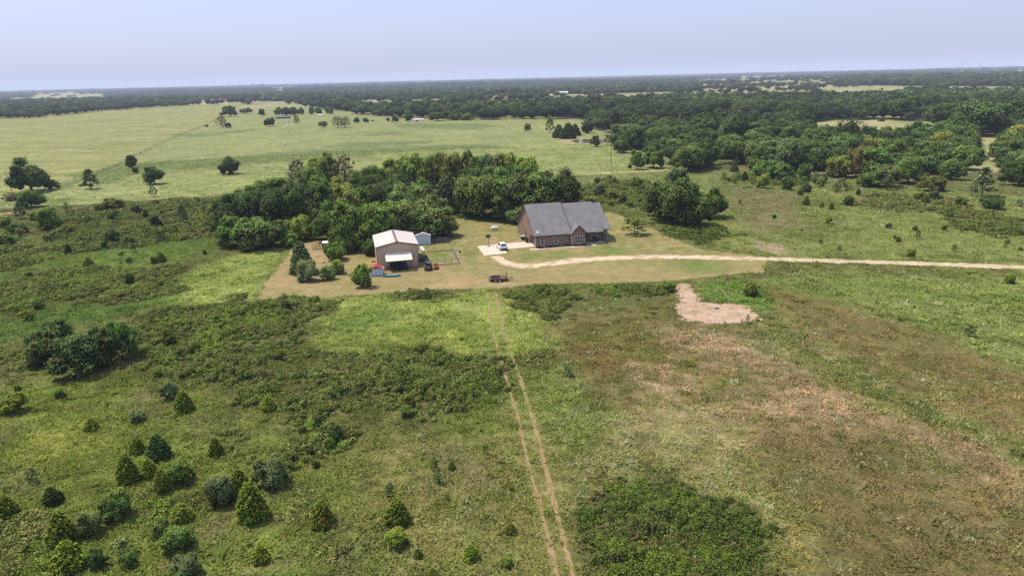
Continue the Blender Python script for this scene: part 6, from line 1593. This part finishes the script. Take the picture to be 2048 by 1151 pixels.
# old pasture fence
fl = thing('wire_fence', 'old wire fence with posts crossing the pasture diagonally', 'fence', (0, 0, 0))
for k, i in enumerate(range(0, len(FENCE_W), 2)):
    p = FENCE_W[i]; MB().tube([(p[0], p[1], 0), (p[0]+.03, p[1], 1.4)], .09, 5).build('fence_post', M['pole'], fl)
w = MB()
for z in (.5, .9, 1.3): w.tube([(p[0], p[1], z) for p in FENCE_W[::2]], .025, 4)
w.build('wire', M['grey'], fl)
rf_ = thing('wire_fence', 'wire fence with thin posts along the farm road beyond the house', 'fence', (0, 0, 0)); L = line_w([(1150, 346), (1200, 341), (1260, 338), (1310, 336)])
for i in range(0, len(L), 5): MB().tube([(L[i][0], L[i][1], 0), (L[i][0], L[i][1], 1.3)], .06, 5).build('fence_post', M['pole'], rf_)
w = MB()
for z in (.5, .9, 1.2): w.tube([(p[0], p[1], z) for p in L[::5]], .02, 4)
w.build('wire', M['grey'], rf_)

def far_building(name, u, v, wpx, h, depth, wallm, roofm, label, cat, rz=0, door=True):
    P = G(u, v); d = (P-CAM)@_f; wm = wpx*d/F
    z = float(terr(np.array([P[0]]), np.array([P[1]]))[0])
    o = thing(name, label, cat, (P[0], P[1], z), rz)
    m = MB(); e = h*.7
    m.poly([(-wm/2, 0, -.5), (wm/2, 0, -.5), (wm/2, 0, e), (-wm/2, 0, e)]); m.poly([(-wm/2, depth, -.5), (-wm/2, depth, e), (wm/2, depth, e), (wm/2, depth, -.5)])
    for x in (-wm/2, wm/2): m.poly([(x, 0, -.5), (x, depth, -.5), (x, depth, e), (x, depth/2, h), (x, 0, e)])
    m.build('wall', wallm, o)
    MB().prism([(-.3, e-.05), (depth/2, h), (depth+.3, e-.05), (depth+.3, e+.1), (depth/2, h+.15), (-.3, e+.1)], 'x', -wm/2-.3, wm/2+.3).build('roof', roofm, o)
    if door: MB().box(-wm*.1, wm*.1, -.06, .0, 0, e*.75).build('door', M['dgrey'], o)
    return o
far_building('long_shed', 565, 237, 27, 2.6, 5, M['dgrey'], M['bluem'], 'long low blue grey shed in the far pasture', 'shed')
far_building('trailer_home', 834, 243, 25, 2.6, 5, M['white'], M['paleroof'], 'long white trailer home at the far edge of the pasture', 'mobile home')
far_building('farm_building', 745, 214, 16, 7, 12, M['paleroof'], M['bluem'], 'blue grey roofed building peeking from woods in the middle distance', 'building')
far_building('farm_building', 1126, 190, 20, 8, 14, M['paleroof'], M['paleroof'], 'pale roofed barn showing above the middle woods', 'building')
far_building('farm_building', 1628, 155, 16, 9, 20, M['white'], M['paleroof'], 'tiny white building in the far right fields', 'building')
far_building('farm_building', 2040, 146, 26, 13, 30, M['white'], M['paleroof'], 'white far building at the right edge below the horizon', 'building')
far_building('farm_building', 1100, 196, 8, 7, 10, M['paleroof'], M['paleroof'], 'small white building left of the pale roofed barn', 'building')
far_building('farm_shed', 1765, 243, 10, 3, 4, M['dgrey'], M['trim'], 'small dark shed at the back of the right field', 'shed')
far_building('pole_barn', 640, 233, 10, 2.4, 4, M['white'], M['paleroof'], 'small white hut below the far tree pair', 'hut', door=False)
for k, (u, v, lab) in enumerate(((574, 255, 'biggest round hay bale below the long blue shed'), (625, 243.5, 'hay bale right of the slender far tree'), (618, 231.5, 'hay bale by the far tree pair'), (571, 291, 'pale hay bale alone in mid pasture'), (606, 229, 'smallest hay bale near the tree row'), (690, 240, 'hay bale in front of the middle woods'), (775, 240, 'hay bale left of the white trailer home'), (720, 231, 'hay bale at the edge of the middle woods'), (704, 230, 'hay bale under the trees left of the middle woods'))):
    P = G(u, v); b = MB().lathe([(.02, -.75), (.8, -.75), (.86, -.68), (.86, .68), (.8, .75), (.02, .75)], 16, (0, 0, .84), 'x').build('hay_bale', M['paleroof'] if k in (0, 1, 3) else M['stone']); b.location = (P[0], P[1], 0); b.rotation_euler[2] = k*.7; b.scale = (1.2,)*3 if k == 0 else (.9,)*3
    tag(b, lab, 'hay bale', 'hay bales')
pc = thing('pickup_truck', 'grey pickup truck beside the tan field at the right edge', 'truck', G(1966, 318), math.radians(8))
MB().prism([(-2.6, .4), (-2.6, 1.0), (-.6, 1.0), (-.5, 1.05), (1.3, 1.05), (2.5, .95), (2.6, .5), (2.5, .4)], 'y', -.95, .95).build('body', M['grey'], pc, .06)
MB().prism([(-.7, 1.04), (-.55, 1.75), (.7, 1.75), (1.35, 1.04)], 'y', -.82, .82).build('cabin', M['grey'], pc, .06); MB().prism([(-.6, 1.15), (-.5, 1.65), (.66, 1.65), (1.1, 1.15)], 'y', -.84, .84).build('side_window', M['glass'], pc)
for x in (-1.7, 1.65):
    for y in (-.85, .85): wheel(pc, x, y, .38, .38, .26)
def mast(u, vb, vt, label):
    P = G(u, vb); P = P/np.hypot(P[0], P[1])*6500; P[2] = 0; h = height_at(P, vt); o = thing('radio_mast', label, 'mast', P)
    MB().tube([(0, 0, -5), (0, 0, h)], 2.2, 6, 1.2).build('post', M['grey'], o)
    MB().tube([(0, 0, h*.55), (0, 0, h*.6)], 2.8, 6).build('platform', M['grey'], o)
mast(1921, 150, 122, 'taller radio mast on the right horizon'); mast(1957, 150, 124, 'fainter radio mast right of the taller one'); mast(459, 185, 163, 'faint radio mast on the left horizon')

# ------------------------------------------------------------------ summer haze, sky, sun, camera
m = bpy.data.materials.new('summer_haze'); m.use_nodes = True; nt = m.node_tree
nt.nodes.remove(nt.nodes['Principled BSDF'])
ab = N(nt, 'ShaderNodeVolumeAbsorption'); ab.inputs['Color'].default_value = (0, 0, 0, 1); HZ = .9e-4; ab.inputs['Density'].default_value = HZ
em = N(nt, 'ShaderNodeEmission'); em.inputs['Color'].default_value = (.61, .68, .93, 1); em.inputs['Strength'].default_value = HZ  # haze glows evenly in place of scattered sunlight
ad = N(nt, 'ShaderNodeAddShader'); nt.links.new(ab.outputs[0], ad.inputs[0]); nt.links.new(em.outputs[0], ad.inputs[1]); nt.links.new(ad.outputs[0], nt.nodes['Material Output'].inputs['Volume'])
hz = MB().box(-26000, 26000, -600, 42000, -60, 260).build('haze', m); hz['kind'] = 'stuff'; tag(hz, 'pale summer haze over the distance', 'haze')

SE_, SA = math.radians(64), math.atan2(-.90, .42)   # sun height, bearing from +Y towards +X
wd_ = bpy.data.worlds.new('World'); bpy.context.scene.world = wd_; wd_.use_nodes = True; nt = wd_.node_tree
sky = N(nt, 'ShaderNodeTexSky', sky_type='NISHITA'); sky.sun_disc = False; sky.sun_elevation = SE_; sky.sun_rotation = SA; sky.air_density = 1.0; sky.dust_density = 2.5; sky.ozone_density = 1.2; sky.altitude = 200
bg = nt.nodes['Background']; bg.inputs['Strength'].default_value = .125
hs = N(nt, 'ShaderNodeGamma'); hs.inputs['Gamma'].default_value = .5; bg.inputs['Strength'].default_value = .325
gm = N(nt, 'ShaderNodeMix', data_type='RGBA', blend_type='MULTIPLY'); gm.inputs['Factor'].default_value = 1; gm.inputs['B'].default_value = (1.0, 1.05, 1.38, 1)
nt.links.new(sky.outputs[0], hs.inputs['Color']); nt.links.new(hs.outputs[0], gm.inputs['A']); nt.links.new(gm.outputs['Result'], bg.inputs['Color'])
sl_ = bpy.data.lights.new('sun', 'SUN'); sl_.energy = 4.7; sl_.angle = math.radians(.53); sl_.color = (1, .94, .82)
so = bpy.data.objects.new('sun', sl_); C.objects.link(so); so.location = (0, 0, 80)
dvec = Vector((math.sin(SA)*math.cos(SE_), math.cos(SA)*math.cos(SE_), math.sin(SE_)))
so.rotation_euler = dvec.to_track_quat('Z', 'Y').to_euler()

cd = bpy.data.cameras.new('camera'); cam = bpy.data.objects.new('camera', cd); C.objects.link(cam)
cd.sensor_width = 36; cd.lens = 36*F/W; cd.clip_end = 60000; cd.clip_start = 1
Rm = Matrix(((_r[0], _u[0], -_f[0]), (_r[1], _u[1], -_f[1]), (_r[2], _u[2], -_f[2])))
cam.matrix_world = Matrix.Translation(Vector(CAM)) @ Rm.to_4x4()
sc = bpy.context.scene; sc.camera = cam
sc.view_settings.view_transform = 'Standard'; sc.view_settings.look = 'None'; sc.view_settings.exposure = 0; sc.view_settings.gamma = 1
sc.render.engine = 'CYCLES'; sc.cycles.max_bounces = 5; sc.cycles.diffuse_bounces = 3; sc.cycles.transparent_max_bounces = 6; sc.cycles.volume_bounces = 0
sc.cycles.use_denoising = False
sc.cycles.use_adaptive_sampling = True; sc.cycles.adaptive_threshold = .01
